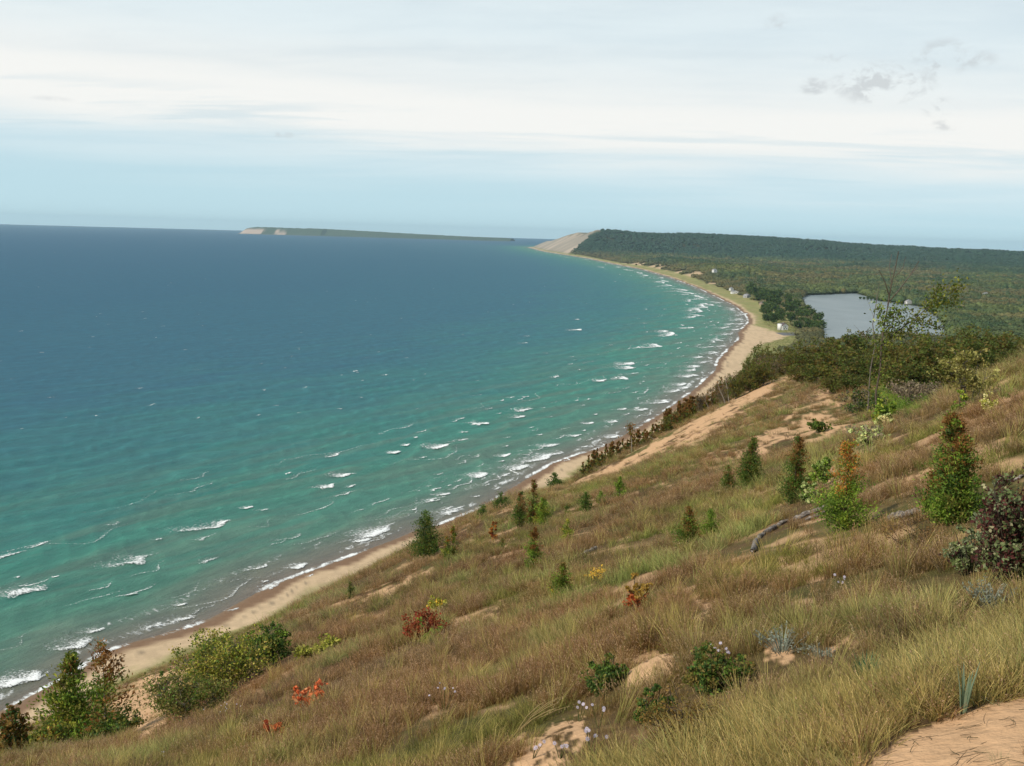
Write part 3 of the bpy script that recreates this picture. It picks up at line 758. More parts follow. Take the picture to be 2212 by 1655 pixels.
def conifer(h, w, n, seed, top=RUST, topk=.5, body=(GREEN, DGREEN, OLIVE), bw=(5, 3, 2), low=.02, leaf=.045, spires=1, lean=(0, 0), sparse=0.0, point=.85, fat=.0, bark=BARK):
    """cedar / juniper: jagged tiers of upswept sprays round one or more leaders"""
    R = np.random.default_rng(seed); crown, wood = [], []
    for sp_ in range(spires):
        off = np.array([0., 0, 0]) if sp_ == 0 else np.array([R.uniform(-.3, .3) * w, R.uniform(-.3, .3) * w, 0])
        hh = h if sp_ == 0 else h * R.uniform(.45, .85); ww = w if spires == 1 else w * .68
        nn = int(n / spires)
        B = max(10, int(nn ** .5 * 1.2)); t_ = np.sort(R.random(B) ** 1.25) * (1 - low) + low
        t_[-1] = .97
        az = R.uniform(0, 2 * np.pi, B)
        prof = (1 - t_) ** point * (1 - np.exp(-(t_ + .05) * 9)) + fat * (t_ < .3)
        L = ww / 2 * prof * R.uniform(.35, 1.3, B) + .03 * h
        wt = (L + .05 * h) * (1 if not sparse else R.uniform(1 - sparse, 1, B) * (R.random(B) > sparse * .45)); wt /= wt.sum()
        bi = R.choice(B, nn, p=wt); q = R.beta(1.35, 1.1, nn)
        P = np.zeros((nn, 3)); rad = L[bi] * q
        P[:, 0] = np.cos(az[bi]) * rad; P[:, 1] = np.sin(az[bi]) * rad; P[:, 2] = t_[bi] * hh * .97 + rad * R.uniform(.25, .6, B)[bi]
        P += R.normal(0, 1, (nn, 3)) * (ww * .03 + L[bi][:, None] * .10)
        P[:, 2] = np.clip(P[:, 2], .01 * h, hh * 1.01)
        bc = palette(R, B, body, bw, .12); c = bc[bi] * (1 + R.normal(0, .2, (nn, 1))).clip(.5, 1.6); k = R.random(nn) < .3; c[k] = palette(R, int(k.sum()), body, bw); tz = P[:, 2] / hh
        k = (R.random(B)[bi] * .8 + R.random(nn) * .2) < topk * sm(tz + (R.random(B)[bi] - .5) * .7, .35, .85)
        c[k] = palette(R, int(k.sum()), (top, BROWN), (3, 1))
        out = P * np.array([1, 1, 0]); out = out / (np.linalg.norm(out, axis=1)[:, None] + 1e-6)
        ln = np.array([lean[0], lean[1], 0]) * (P[:, 2:3] / h) ** 1.3 * h
        crown.append(leaves(P + off + ln, leaf * (h / 2) ** .35, c, R, 2.4, .75, out))
        zz = np.linspace(0, 1, 6)[:, None]
        wood.append((*tube(off + np.array([[lean[0], lean[1], 0]]) * zz ** 1.3 * hh + np.array([[0, 0, hh * .93]]) * zz, np.linspace(.022 * h ** .8, .004, 6), 5), bark))
        for j in R.choice(B, min(B, 14), replace=False):
            p0 = np.array([0, 0, t_[j] * hh * .9]); p1 = np.array([math.cos(az[j]) * L[j] * .8, math.sin(az[j]) * L[j] * .8, t_[j] * hh * .97 + L[j] * .35])
            ln = np.array([lean[0], lean[1], 0]) * t_[j] ** 1.3 * hh
            wood.append((*tube([p0 + off + ln, (p0 + p1) / 2 + off + ln, p1 + off + ln], [.007 * h ** .6, .005 * h ** .6, .002], 4), bark))
    return merge(crown), merge(wood)


def broadleaf(h, w, n, seed, pal, pw, stems=5, low=.25, leaf=.07, bark=BARK, dens=8, fan=.8, bare=0.0, lean=(0, 0), branch=5, lowpal=None):
    """shrub or small tree: several stems that fork and carry clumps of leaves"""
    R = np.random.default_rng(seed); wood, C, W8 = [], [], []
    for i in range(stems):
        a = R.uniform(0, 2 * np.pi); sp = w / 2 * fan * math.sqrt(R.random()) * (0.15 if stems == 1 else 1); hh = h * R.uniform(.72, 1.0) * (1 - .28 * (sp / (w / 2 + 1e-6)) ** 2)
        top = np.array([math.cos(a) * sp + lean[0] * h, math.sin(a) * sp + lean[1] * h, hh]); base = np.array([math.cos(a), math.sin(a), 0]) * sp * .35 * (stems > 1)
        q = np.linspace(0, 1, 6)[:, None]; path = base + (top - base) * np.c_[q ** 1.3, q ** 1.3, q] + R.normal(0, .018 * h, (6, 3)) * q
        wood.append((*tube(path, np.linspace(.016 * h ** .85 / max(stems, 1) ** .35, .003, 6), 5), bark))
        for j in range(branch):
            f_ = R.uniform(low, .98); p0 = path[0] + (path[-1] - path[0]) * f_; k = min(4, int(f_ * 5)); p0 = path[k] + (path[k + 1] - path[k]) * (f_ * 5 - k)
            aa = R.uniform(0, 2 * np.pi); ln = w * .30 * R.uniform(.5, 1.2) * (1.15 - f_ * .6) * (1 if stems > 1 else 1.5)
            p1 = p0 + np.array([math.cos(aa) * ln, math.sin(aa) * ln, ln * R.uniform(.2, .9)])
            mid = (p0 + p1) / 2 + R.normal(0, ln * .08, 3)
            wood.append((*tube([p0, mid, p1], [.006 * h ** .7, .004 * h ** .7, .0015], 4), bark))
            if R.random() < bare: continue
            for g in (.55, .8, 1.0):
                C.append(p0 + (p1 - p0) * g); W8.append(R.uniform(.4, 1.2) * ln)
    C = np.array(C); W8 = np.array(W8); C[:, 2] = np.minimum(C[:, 2], h)
    bi = R.choice(len(C), n, p=W8 / W8.sum()); rr = W8[bi] * .50
    d = R.normal(size=(n, 3)); d /= np.linalg.norm(d, axis=1)[:, None]
    P = C[bi] + d * rr[:, None] * R.uniform(.25, 1.0, n)[:, None] ** .6 * np.array([1, 1, .85]); P[:, 2] = np.maximum(P[:, 2], .02 * h)
    cc = palette(R, len(C), pal, pw, .12); c = cc[bi] * (1 + R.normal(0, .2, (n, 1))).clip(.5, 1.6)
    k = R.random(n) < .35; c[k] = palette(R, int(k.sum()), pal, pw)
    if lowpal: k = P[:, 2] < h * .48; c[k] = palette(R, int(k.sum()), lowpal, [1] * len(lowpal))
    return leaves(P, leaf, c, R, 1.5, .2), merge(wood)


AVOID = []


def plant(name, p, parts, label, cat, group=None, rot=None, names=('crown', 'trunk'), sink=.04):
    w_ = float(np.ptp(parts[0][0][:, 0])); AVOID.append((p[0], p[1], .2 * w_, .12 if 'weed' in label else .55 * w_ + .12))
    (cv, cf, cc), (wv, wf, wc) = parts
    e = empty(name, [p[0], p[1], p[2] - sink], label, cat, group); e.rotation_euler.z = random.uniform(0, 6.28) if rot is None else rot
    link(names[0], mesh_np(names[0], cv, cf, cc, None, False, M_LEAF), e)
    link(names[1], mesh_np(names[1], wv, wf, wc, None, True, M_WOOD), e)
    return e
def dup(root, loc, rot, scale, label=None, group=None):
    r = root.copy(); COL.objects.link(r); r.location = [float(c) for c in loc]; r.rotation_euler = (0, 0, rot); r.scale = scale
    if label: r['label'] = label
    if group: r['group'] = group
    for ch in list(root.children):
        c = ch.copy(); COL.objects.link(c); c.parent = r
    return r
def px_m(p):
    """metres per picture pixel at a place"""
    return float((np.asarray(p) - EYE) @ fv) / F


# ------------------------------------------------------------------ scatter: one mesh holding its own patterns and its own points
def scatter(name, protos, P, rot, scl, idx, tint, mat, **tags):
    V, Q, C, pid, o = [], [], [], [], 0
    for i, (v, q, c) in enumerate(protos):
        V.append(v); Q.append(q + o); o += len(v); C.append(np.broadcast_to(c, (len(v), 3))); pid.append(np.full(len(v), i))
    n = len(P); z3 = np.zeros((o, 3))
    me = mesh_np(name, np.r_[np.concatenate(V), P], np.concatenate(Q), np.r_[np.concatenate(C), np.ones((n, 3))],
                 {'is_pt': np.r_[np.zeros(o), np.ones(n)], 'pid': np.r_[np.concatenate(pid), np.zeros(n)], 'pidx': np.r_[np.zeros(o), idx],
                  'rot': np.r_[z3, rot], 'scl': np.r_[z3, scl], 'tint': np.r_[z3, tint]}, False, mat)
    ob = link(name, me, **tags)
    ng = bpy.data.node_groups.new(name, 'GeometryNodeTree')
    ng.interface.new_socket('Geometry', in_out='INPUT', socket_type='NodeSocketGeometry'); ng.interface.new_socket('Geometry', in_out='OUTPUT', socket_type='NodeSocketGeometry')
    N, L = ng.nodes, ng.links
    gi = N.new('NodeGroupInput'); go = N.new('NodeGroupOutput')
    def na_(nm, typ):
        a = N.new('GeometryNodeInputNamedAttribute'); a.data_type = typ; a.inputs[0].default_value = nm; return a.outputs[0]
    cmp_ = N.new('FunctionNodeCompare'); cmp_.data_type = 'FLOAT'; cmp_.operation = 'GREATER_THAN'; cmp_.inputs[1].default_value = .5; L.new(na_('is_pt', 'FLOAT'), cmp_.inputs[0])
    se = N.new('GeometryNodeSeparateGeometry'); se.domain = 'POINT'; L.new(gi.outputs[0], se.inputs[0]); L.new(cmp_.outputs[0], se.inputs[1])
    spn = N.new('GeometryNodeSplitToInstances'); spn.domain = 'POINT'; L.new(se.outputs[1], spn.inputs[0]); L.new(na_('pid', 'FLOAT'), spn.inputs['Group ID'])
    ip = N.new('GeometryNodeInstanceOnPoints'); L.new(se.outputs[0], ip.inputs['Points']); L.new(spn.outputs[0], ip.inputs['Instance']); ip.inputs['Pick Instance'].default_value = True
    L.new(na_('pidx', 'FLOAT'), ip.inputs['Instance Index'])
    er = N.new('FunctionNodeEulerToRotation'); L.new(na_('rot', 'FLOAT_VECTOR'), er.inputs[0]); L.new(er.outputs[0], ip.inputs['Rotation'])
    L.new(na_('scl', 'FLOAT_VECTOR'), ip.inputs['Scale']); L.new(ip.outputs[0], go.inputs[0])
    md = ob.modifiers.new('scatter', 'NODES'); md.node_group = ng
    return ob


# ------------------------------------------------------------------ the far woods
def crown_blob(seed, k=34, leaf=.42):
    """a rounded crown, unit height, built of many leaf clumps"""
    R = np.random.default_rng(seed); n = k * 3
    c0 = R.normal(size=(k, 3)); c0 /= np.linalg.norm(c0, axis=1)[:, None]; c0[:, 2] = np.abs(c0[:, 2]) * 1.1 - .25
    lump = R.uniform(.7, 1.08, k)[:, None]
    P = (c0 * lump * np.array([.5, .5, .55]) + np.array([0, 0, .42]))[R.integers(0, k, n)] + R.normal(0, .055, (n, 3))
    out = P - np.array([0, 0, .35]); out /= np.linalg.norm(out, axis=1)[:, None]
    # leaf clumps lie on the crown's surface
    b = np.cross(out, R.normal(size=(n, 3))); b /= np.linalg.norm(b, axis=1)[:, None]; a = np.cross(out, b); a += out * R.normal(0, .5, (n, 1))
    s = .060 * R.uniform(.7, 1.4, (n, 1))
    V = np.stack([P - a * s, P + b * s, P + a * s, P - b * s], 1).reshape(-1, 3)
    col = np.repeat((1 + R.normal(0, .12, (n, 1))).clip(.6, 1.5), 4, 0) * np.ones((1, 3))
    # a leafy core, lumpy like the crown itself
    g, f_ = 14, 10; tt = np.linspace(0, np.pi, f_)[:, None]; pp = np.linspace(0, 2 * np.pi, g, endpoint=False)[None]
    D = np.stack([np.sin(tt) * np.cos(pp), np.sin(tt) * np.sin(pp), np.cos(tt) + 0 * pp], -1).reshape(-1, 3)
    near = (D @ c0.T); rad = .80 + .26 * np.clip((near.max(1) - .80) / .2, 0, 1) * lump[near.argmax(1), 0]
    tv = D * rad[:, None] * np.array([.46, .46, .52]) + np.array([0, 0, .42])
    i = np.arange(f_ - 1)[:, None] * g; j = np.arange(g)[None]; jn = (j + 1) % g; tq = np.stack([i + j, i + g + j, i + g + jn, i + jn], -1).reshape(-1, 4)
    vv_, ff_, _ = merge([(V, np.arange(n * 4).reshape(n, 4), np.ones(3)), (tv, tq, np.ones(3))])
    return vv_, ff_, np.r_[col, np.full((len(tv), 3), .96)]


HOUSE_PX = [(1648, 659, 4), (1613, 643, 4), (1588, 634, 4), (1580, 622, 10), (1962, 657, 4)]
protos = [crown_blob(s) for s in (1, 2, 3, 4)]
NW = 190000
rr = np.exp(rng.uniform(math.log(650), math.log(9500), NW)); aa = np.radians(rng.uniform(-3, 36, NW))
x = rr * np.sin(aa); y = rr * np.cos(aa)
s_ = shore_s(x, y); k = (s_ > 20)
x, y, s_ = x[k], y[k], s_[k]
k = s_ > forest_edge(y) + (fbm(x / 25, y / 25, 151, 3) - .5) * 45 + 6
k &= (dune_face(x, y, s_) < .5) | (rng.random(len(x)) < .0)
ld, _ = poly_dist(x, y, LAKE, True); k &= ~(in_poly(x, y, LAKE) | (ld < 5))
k &= ~((scarp(x, y, s_) > .3))
x, y, s_ = x[k], y[k], s_[k]
z = land_z(x, y, s_); r = np.hypot(x, y)
k = (z < 112) | (r > 2500)
k &= ~((r < 1500) & (z > 9) & (x < 240 + 0 * y))
# open ground round the village street and the beach car park
pk = onz(1700, 712, 4); k &= np.hypot(x - pk[0], y - pk[1]) > 42
for hu, hv, hz in HOUSE_PX:
    hp = onz(hu, hv, hz); hd = hp[:2] / np.hypot(hp[0], hp[1]); k &= np.hypot(x - hp[0], y - hp[1]) > 15
    for q in (14, 28): k &= np.hypot(x - hp[0] + hd[0] * q, y - hp[1] + hd[1] * q) > 13
x, y, z, s_, r = x[k], y[k], z[k], s_[k], r[k]
u_, v_ = project(np.c_[x, y, z + 14]); k = (u_ > 1100) & (u_ < 2420); x, y, z, s_, r = x[k], y[k], z[k], s_[k], r[k]
n = len(x); young = sm(s_, forest_edge(y) + 110, forest_edge(y) + 20)
hgt = rng.uniform(9, 19, n) * (.55 + .9 * fbm(x / 45, y / 45, 163, 3)) * (1 - .50 * young) * np.interp(r, [600, 3000, 7000], [.9, 1.0, 1.15])
wid = rng.uniform(5, 13.5, n) * (1 - .35 * young) * np.interp(r, [600, 2500, 7000], [1.2, 1.75, 2.6])
tn = fbm(x / 220, y / 220, 161, 4); tn2 = fbm(x / 60, y / 60, 165, 3)
tn3 = fbm(x / 110 + 7, y / 110, 167, 4)
base = np.tile(np.array([.048, .064, .024]), (n, 1)); base = mixc(base, (.072, .088, .029), sm(tn3, .46, .62) * .9); base = mixc(base, (.090, .076, .032), sm(tn, .47, .60) * .75); base = mixc(base, (.028, .050, .021), sm(tn2, .54, .66) * .8)
base = mixc(base, (.095, .072, .032), young * .40)
q = rng.random(n); base[q < .012] = (.10, .09, .035)
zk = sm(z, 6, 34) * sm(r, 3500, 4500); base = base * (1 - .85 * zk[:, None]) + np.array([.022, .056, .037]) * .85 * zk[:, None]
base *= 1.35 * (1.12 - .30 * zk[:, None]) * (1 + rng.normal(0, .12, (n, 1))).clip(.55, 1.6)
scatter('woodland', protos, np.c_[x, y, z - .3], np.c_[np.zeros((n, 2)), rng.uniform(0, 6.28, n)], np.c_[wid, wid, hgt], rng.integers(0, 4, n), base, M_FOREST,
        kind='stuff', label='dark green autumn woods covering the far hills and the lowland round the small lake', cat='woods')



# ------------------------------------------------------------------ trees and shrubs of the slope, one by one
def on_slope(u, v):
    p = hit(u, v); return p if p is not None else base_at(u, 60)


CON = [  # u, base v, top v, width px, leaves, options, label
    (2045, 1124, 884, 100, 13000, dict(top=RUST, topk=.55, body=(LGREEN, GREEN, OLIVE, DGREEN), bw=(3, 5, 2, 2), leaf=.034, point=.45, fat=.30, spires=3, lean=(.02, 0)), 'large bushy juniper with rust brown top and bright green skirt beside the thick log'),
    (1822, 1148, 945, 82, 3800, dict(top=ORANGE, topk=.75, body=(LGREEN, GREEN, YGREEN), bw=(5, 3, 1), leaf=.032, sparse=.75, point=.6, fat=.3), 'thin gappy cedar with an orange top and bare grey stem, above the pale log'),
    (1714, 1088, 936, 84, 5200, dict(top=RUST, topk=.75, body=(GREEN, DGREEN, OLIVE), leaf=.036, spires=2, point=.7), 'dense dark cedar with rusty twin tops beside the pale leaved saplings'),
    (1621, 1048, 936, 58, 3600, dict(top=BROWN, topk=.35, body=(GREEN, DGREEN, OLIVE), leaf=.045, point=1.0), 'even cone shaped cedar below the bare sand streak, taller of the pair'),
    (1572, 1062, 1000, 32, 1500, dict(top=BROWN, topk=.35, body=(GREEN, OLIVE, DGREEN), leaf=.045), 'small narrow cedar just left of the even cone shaped one'),
    (1484, 1188, 1088, 56, 2600, dict(top=RUST, topk=.7, body=(GREEN, OLIVE, LGREEN), leaf=.036), 'brownish young cedar standing left of a brighter green one, left of the bent log'),
    (1534, 1156, 1095, 46, 1700, dict(topk=.0, body=(LGREEN, GREEN), bw=(3, 2), leaf=.036, sparse=.3), 'bright green young cedar, right neighbour of the brownish one'),
    (1338, 1078, 1026, 28, 1200, dict(topk=.0, body=(GREEN, LGREEN), bw=(3, 2), leaf=.05), 'small solid green spruce on the open slope under the sand streak'),
    (1264, 1108, 1060, 34, 1100, dict(topk=.1, body=(GREEN, DGREEN), bw=(3, 2), leaf=.05), 'small dark green cedar on the mid slope, widest of three little ones in a row'),
    (1297, 1090, 1060, 22, 600, dict(topk=.0, body=(LGREEN, GREEN), bw=(3, 2), leaf=.05), 'low light green sapling between two small dark cedars'),
    (1224, 1172, 1118, 32, 1100, dict(topk=.2, top=YELLOW, body=(YGREEN, LGREEN, OLIVE), leaf=.045, sparse=.4), 'thin yellow green cedar alone on the brown mid slope'),
    (1224, 1108, 1088, 14, 300, dict(topk=.0, body=(GREEN, DGREEN), bw=(1, 1), leaf=.05), 'tiny dark cedar sapling near a patch of bare sand'),
    (1152, 1228, 1133, 38, 2100, dict(top=RUST, topk=.95, body=(LGREEN, GREEN), bw=(3, 2), leaf=.042, sparse=.55, point=.65), 'slender cedar, rust red above and bright green at its foot'),
    (1211, 1294, 1208, 52, 2300, dict(top=BROWN, topk=.4, body=(LGREEN, GREEN, OLIVE), leaf=.034, sparse=.35, lean=(.08, 0)), 'leaning green cedar sapling in front of the yellow leaved weeds'),
    (915, 1208, 1100, 76, 4200, dict(topk=.05, body=(GREEN, DGREEN, OLIVE), bw=(3, 4, 2), leaf=.062, spires=3, point=.6, fat=.2), 'big dark green wind shaped cedar standing against the beach'),
    (978, 1204, 1134, 38, 1700, dict(top=ORANGE, topk=.35, body=(GREEN, YGREEN, RUST), bw=(4, 3, 2), leaf=.055, spires=2), 'yellowish cedar with a white stem and orange side, right of the big dark one'),
    (1150, 1136, 1030, 46, 2600, dict(top=BROWN, topk=.8, body=(GREEN, OLIVE, RUST), leaf=.06, spires=2), 'tallest brown topped cedar in the clump above the beach bend'),
    (1122, 1140, 1058, 34, 1500, dict(top=BROWN, topk=.5, body=(DGREEN, GREEN, OLIVE), leaf=.06), 'dark cedar on the left side of the clump above the beach bend'),
    (1172, 1134, 1072, 40, 1500, dict(top=RUST, topk=.3, body=(LGREEN, GREEN, YGREEN), leaf=.06), 'light green cedar on the right side of the clump above the beach bend'),
    (1080, 1100, 1062, 40, 1300, dict(topk=.0, body=(GREEN, DGREEN), bw=(2, 3), leaf=.07, spires=4, point=.4), 'many topped round dark juniper at the beach edge, right of two'),
    (1043, 1122, 1088, 32, 1000, dict(topk=.0, body=(GREEN, DGREEN), bw=(2, 3), leaf=.07, spires=3, point=.4), 'many topped round dark juniper at the beach edge, left of two'),
    (1196, 1058, 1020, 42, 1300, dict(topk=.0, body=(GREEN, DGREEN), bw=(2, 3), leaf=.075, spires=3, point=.6), 'dark green juniper with spiky tops by the beach, behind the brown topped clump'),
    (1085, 1186, 1160, 16, 500, dict(top=RUST, topk=.5, body=(OLIVE, GREEN), bw=(1, 1), leaf=.05), 'tiny olive sapling below the orange red shrub'),
    (757, 1292, 1254, 22, 700, dict(topk=.0, body=(DGREEN, OLIVE), bw=(2, 2), leaf=.05, sparse=.3), 'small dark sapling at the brow above the left beach'),
    (336, 1506, 1446, 20, 900, dict(topk=.0, body=(DGREEN, GREEN), bw=(2, 2), leaf=.05), 'single small dark cedar on the sandy scarp behind the long thicket'),
]
for i, (u, vb, vt, w, n, kw, lab) in enumerate(CON):
    if (u, vb) == (336, 1506): p = base_at(u, 75)
    else: p = on_slope(u, vb)
    k = px_m(p); h = (vb - vt) * k / math.cos(.1); u2, v2 = project(np.array([p])); h *= 1 if abs(v2[0] - vb) < 8 else 1
    if (u, vb) == (336, 1506): h = atY(u, vt, p[1])[2] - p[2]
    plant('juniper' if 'juniper' in lab else 'spruce' if 'spruce' in lab else 'cedar', p, conifer(h, w * k * 1.28, int(n * 2.2), 300 + i, **{**kw, 'leaf': max(kw.get('leaf', .04) * .66, k * 1.35)}), lab, 'tree' if h > 1 else 'sapling', names=('foliage', 'trunk'))

SHR = [  # u, base v, top v, width px, leaves, options, label, name
    (1752, 1086, 1030, 60, 900, dict(pal=((.17, .21, .10), (.22, .23, .13), GREEN), pw=(4, 2, 3), stems=4, leaf=.055, low=.1), 'low shrub with pale grey green leaves at the foot of the dense dark cedar', 'poplar_shrub'),
    (1778, 1052, 968, 62, 1500, dict(pal=((.14, .18, .07), LGREEN, GREEN), pw=(3, 3, 4), stems=4, leaf=.055, low=.1), 'taller pale green poplar sapling right of the dense dark cedar', 'poplar_sapling'),
    (1066, 1166, 1124, 26, 900, dict(pal=(ORANGE, RUST, RED), pw=(3, 4, 2), stems=4, leaf=.07, low=.05), 'orange red shrub alone on the brow near the beach bend', 'shrub'),
    (1376, 1322, 1230, 50, 1100, dict(pal=((.20, .135, .035), (.17, .105, .03), (.19, .12, .03)), pw=(5, 3, 2), stems=7, leaf=.034, low=.12, fan=1.1, branch=7, lowpal=((.20, .05, .02), (.16, .04, .018), (.2, .075, .03))), 'sapling with golden yellow leaves above and red ones below, on the open near slope', 'sapling'),
    (915, 1384, 1306, 108, 2600, dict(pal=(RED, (.14, .03, .02), RUST), pw=(5, 4, 2), stems=7, leaf=.040, low=.1), 'dark red leaved shrub with a green sprig at its foot', 'shrub'),
    (953, 1322, 1290, 60, 500, dict(pal=(YELLOW, YGREEN, OLIVE), pw=(2, 4, 2), stems=4, leaf=.05, low=.1), 'low yellowish shrub showing behind the dark red one', 'shrub'),
    (672, 1540, 1446, 80, 300, dict(pal=((.34, .095, .045), (.28, .07, .035), (.36, .17, .10)), pw=(3, 3, 1), stems=4, leaf=.055, low=.30, branch=6, fan=1.0), 'slim sapling with bright salmon red leaves right of the long thicket', 'sapling'),
    (600, 1590, 1550, 60, 90, dict(pal=((.30, .08, .04), (.24, .055, .03)), pw=(1, 1), stems=2, leaf=.07, low=.3, branch=4), 'small sprig of red leaves low in the grass below the thicket', 'sapling'),
    (480, 1530, 1352, 200, 9500, dict(pal=(YGREEN, OLIVE, GREEN, (.20, .16, .05)), pw=(4, 4, 3, 2), stems=18, leaf=.058, low=.2, bark=GREYB, fan=1.0, branch=9), 'tall yellow green middle bush of the long thicket above the beach', 'willow_shrub'),
    (385, 1600, 1440, 175, 7000, dict(pal=(OLIVE, GREEN, (.10, .095, .04), (.15, .11, .05)), pw=(4, 4, 3, 2), stems=18, leaf=.050, low=.15, bark=GREYB, fan=1.0, branch=8, bare=.15), 'lower left bush of the long thicket, dull green with grey stems', 'willow_shrub'),
    (585, 1512, 1350, 105, 6000, dict(pal=(GREEN, DGREEN, OLIVE, LGREEN), pw=(4, 4, 2, 1), stems=11, leaf=.058, low=.1, bark=GREYB, branch=9), 'darkest green bush at the right end of the long thicket', 'willow_shrub'),
    (690, 1470, 1405, 105, 900, dict(pal=(YGREEN, (.22, .20, .06), OLIVE), pw=(4, 3, 2), stems=5, leaf=.085, low=.25, bark=GREYB), 'loose yellow green shrub standing apart right of the long thicket', 'willow_shrub'),
    (545, 1420, 1312, 26, 60, dict(pal=(OLIVE, BROWN), pw=(1, 1), stems=2, leaf=.10, low=.5, bare=.3, branch=3), 'thin sprout with a few leaves rising over the thicket in front of the sand', 'sapling'),
    (452, 1440, 1368, 40, 50, dict(pal=(OLIVE, BROWN), pw=(1, 1), stems=3, leaf=.09, low=.6, bare=.4, branch=3), 'near leafless sprout over the left part of the thicket', 'sapling'),
    (1905, 922, 855, 60, 1900, dict(pal=(LGREEN, GREEN, YGREEN), pw=(4, 3, 2), stems=6, leaf=.11, low=.05), 'bright green bush round the foot of the tall sparse poplar', 'shrub'),
    (1868, 962, 925, 84, 900, dict(pal=(GREYV, PALE, CREAM), pw=(3, 3, 1), stems=6, leaf=.085, low=.1), 'low grey leaved shrub on the near ridge line', 'shrub'),
    (1912, 924, 895, 56, 600, dict(pal=(PALE, CREAM, GREEN), pw=(3, 3, 2), stems=5, leaf=.085, low=.1), 'small whitish leaved shrub on the ridge right of the grey leaved one', 'shrub'),
    (1985, 872, 832, 120, 1700, dict(pal=((.10, .075, .07), GREYV, (.12, .10, .06)), pw=(4, 3, 1), stems=9, leaf=.11, low=.1, bark=GREYB), 'low spreading purplish grey shrub in the green hollow', 'shrub'),
    (1865, 892, 848, 110, 1500, dict(pal=(DGREEN, (.07, .06, .05), OLIVE), pw=(3, 3, 2), stems=8, leaf=.13, low=.05), 'dark mixed brush left of the foot of the tall sparse poplar', 'shrub'),
    (1768, 934, 905, 50, 700, dict(pal=(OLIVE, DGREEN, GREEN), pw=(2, 2, 1), stems=6, leaf=.12, low=.05), 'dark olive bush on the broken sandy slope', 'shrub'),
    (2095, 872, 740, 140, 2600, dict(pal=((.20, .19, .09), (.13, .125, .045), OLIVE, (.12, .10, .04)), pw=(2, 3, 4, 3), stems=10, leaf=.06, low=.25, bark=GREYB), 'shrub speckled with cream leaves on the right ridge', 'poplar_shrub'),
    (2140, 898, 840, 54, 330, dict(pal=(CREAM, YGREEN, (.26, .24, .10)), pw=(3, 2, 2), stems=4, leaf=.045, low=.3), 'small cream leaved shrub on the near right slope', 'poplar_shrub'),
    (2066, 905, 832, 44, 900, dict(pal=(LGREEN, YGREEN, GREEN), pw=(4, 3, 2), stems=4, leaf=.060, low=.1), 'light green sapling rising behind the large bushy juniper', 'sapling'),
    (2172, 1262, 1022, 190, 6200, dict(pal=(PURPLE, (.055, .018, .020), (.07, .09, .045), (.10, .12, .08), (.16, .15, .11)), pw=(5, 3, 3, 2, 1), stems=14, leaf=.026, low=.12, branch=8, fan=.95), 'dogwood bush with dark purple red leaves at the right edge', 'dogwood'),
    (2095, 1240, 1130, 110, 1900, dict(pal=((.07, .09, .04), (.10, .12, .08), (.17, .18, .13), PURPLE), pw=(4, 3, 2, 2), stems=9, leaf=.026, low=.05, fan=.95), 'low grey green bush at the left foot of the purple dogwood', 'dogwood'),
    (1308, 1498, 1412, 90, 5200, dict(pal=(OLIVE, GREEN, DGREEN), pw=(3, 3, 4), stems=10, leaf=.018, low=.05, fan=1.0), 'low bright green juniper shrub left of the sandy hummock', 'juniper_shrub'),
    (1545, 1492, 1404, 140, 6000, dict(pal=(DGREEN, GREEN, OLIVE, (.09, .07, .025)), pw=(3, 3, 4, 3), stems=14, leaf=.018, low=.05, fan=1.0), 'wide low green shrub right of the sandy hummock, under white asters', 'juniper_shrub'),
    (1405, 1556, 1478, 76, 4200, dict(pal=(DGREEN, GREEN, OLIVE), pw=(3, 3, 2), stems=9, leaf=.016, low=.05, fan=1.0), 'dark green low shrub in front of the sandy hummock', 'juniper_shrub'),
    (1480, 1590, 1500, 190, 2600, dict(pal=((.095, .060, .018), (.08, .062, .02), (.115, .07, .025)), pw=(3, 3, 2), stems=16, leaf=.010, low=.1, fan=1.0), 'airy rusty brown bushy weed in front of the wide green shrub', 'weed_bush'),
    (1990, 1200, 1125, 190, 2600, dict(pal=((.085, .048, .022), (.075, .046, .02), (.10, .058, .028)), pw=(3, 3, 2), stems=16, leaf=.012, low=.2, fan=1.0), 'airy russet weed bush in front of the large bushy juniper', 'weed_bush'),
    (1290, 1260, 1225, 60, 300, dict(pal=(YELLOW, (.30, .17, .04)), pw=(2, 1), stems=6, leaf=.032, low=.2), 'yellow leaved weeds right of the leaning cedar sapling', 'weed'),
    (1195, 1295, 1255, 26, 130, dict(pal=(YELLOW, (.30, .17, .04)), pw=(2, 1), stems=3, leaf=.030, low=.2), 'sprig of yellow leaves at the left foot of the leaning cedar sapling', 'weed'),
]
for i, (u, vb, vt, w, n, kw, lab, nm) in enumerate(SHR):
    thick = {480: 34, 385: 31, 585: 36, 690: 32, 545: 38, 452: 38}
    p = base_at(u, thick[u]) if u in thick else on_slope(u, vb)
    h = atY(u, vt, p[1])[2] - p[2]; k = px_m(p)
    h = max(h * (1.12 if p[1] < 12 else 1), .30)
    plant(nm, p, broadleaf(h, w * k, n, 500 + i, **{**kw, 'leaf': max(kw['leaf'], k * 1.3)}), lab, 'weed' if 'weed' in nm else 'sapling' if 'sapling' in nm else 'shrub', names=('leaves', 'stems'))
p = on_slope(924, 1396)
plant('sapling', p, broadleaf(.8, .7, 300, 571, (LGREEN, GREEN), (3, 2), 3, .1, .05), 'green leafed sprig growing at the foot of the dark red shrub', 'sapling', names=('leaves', 'stems'))

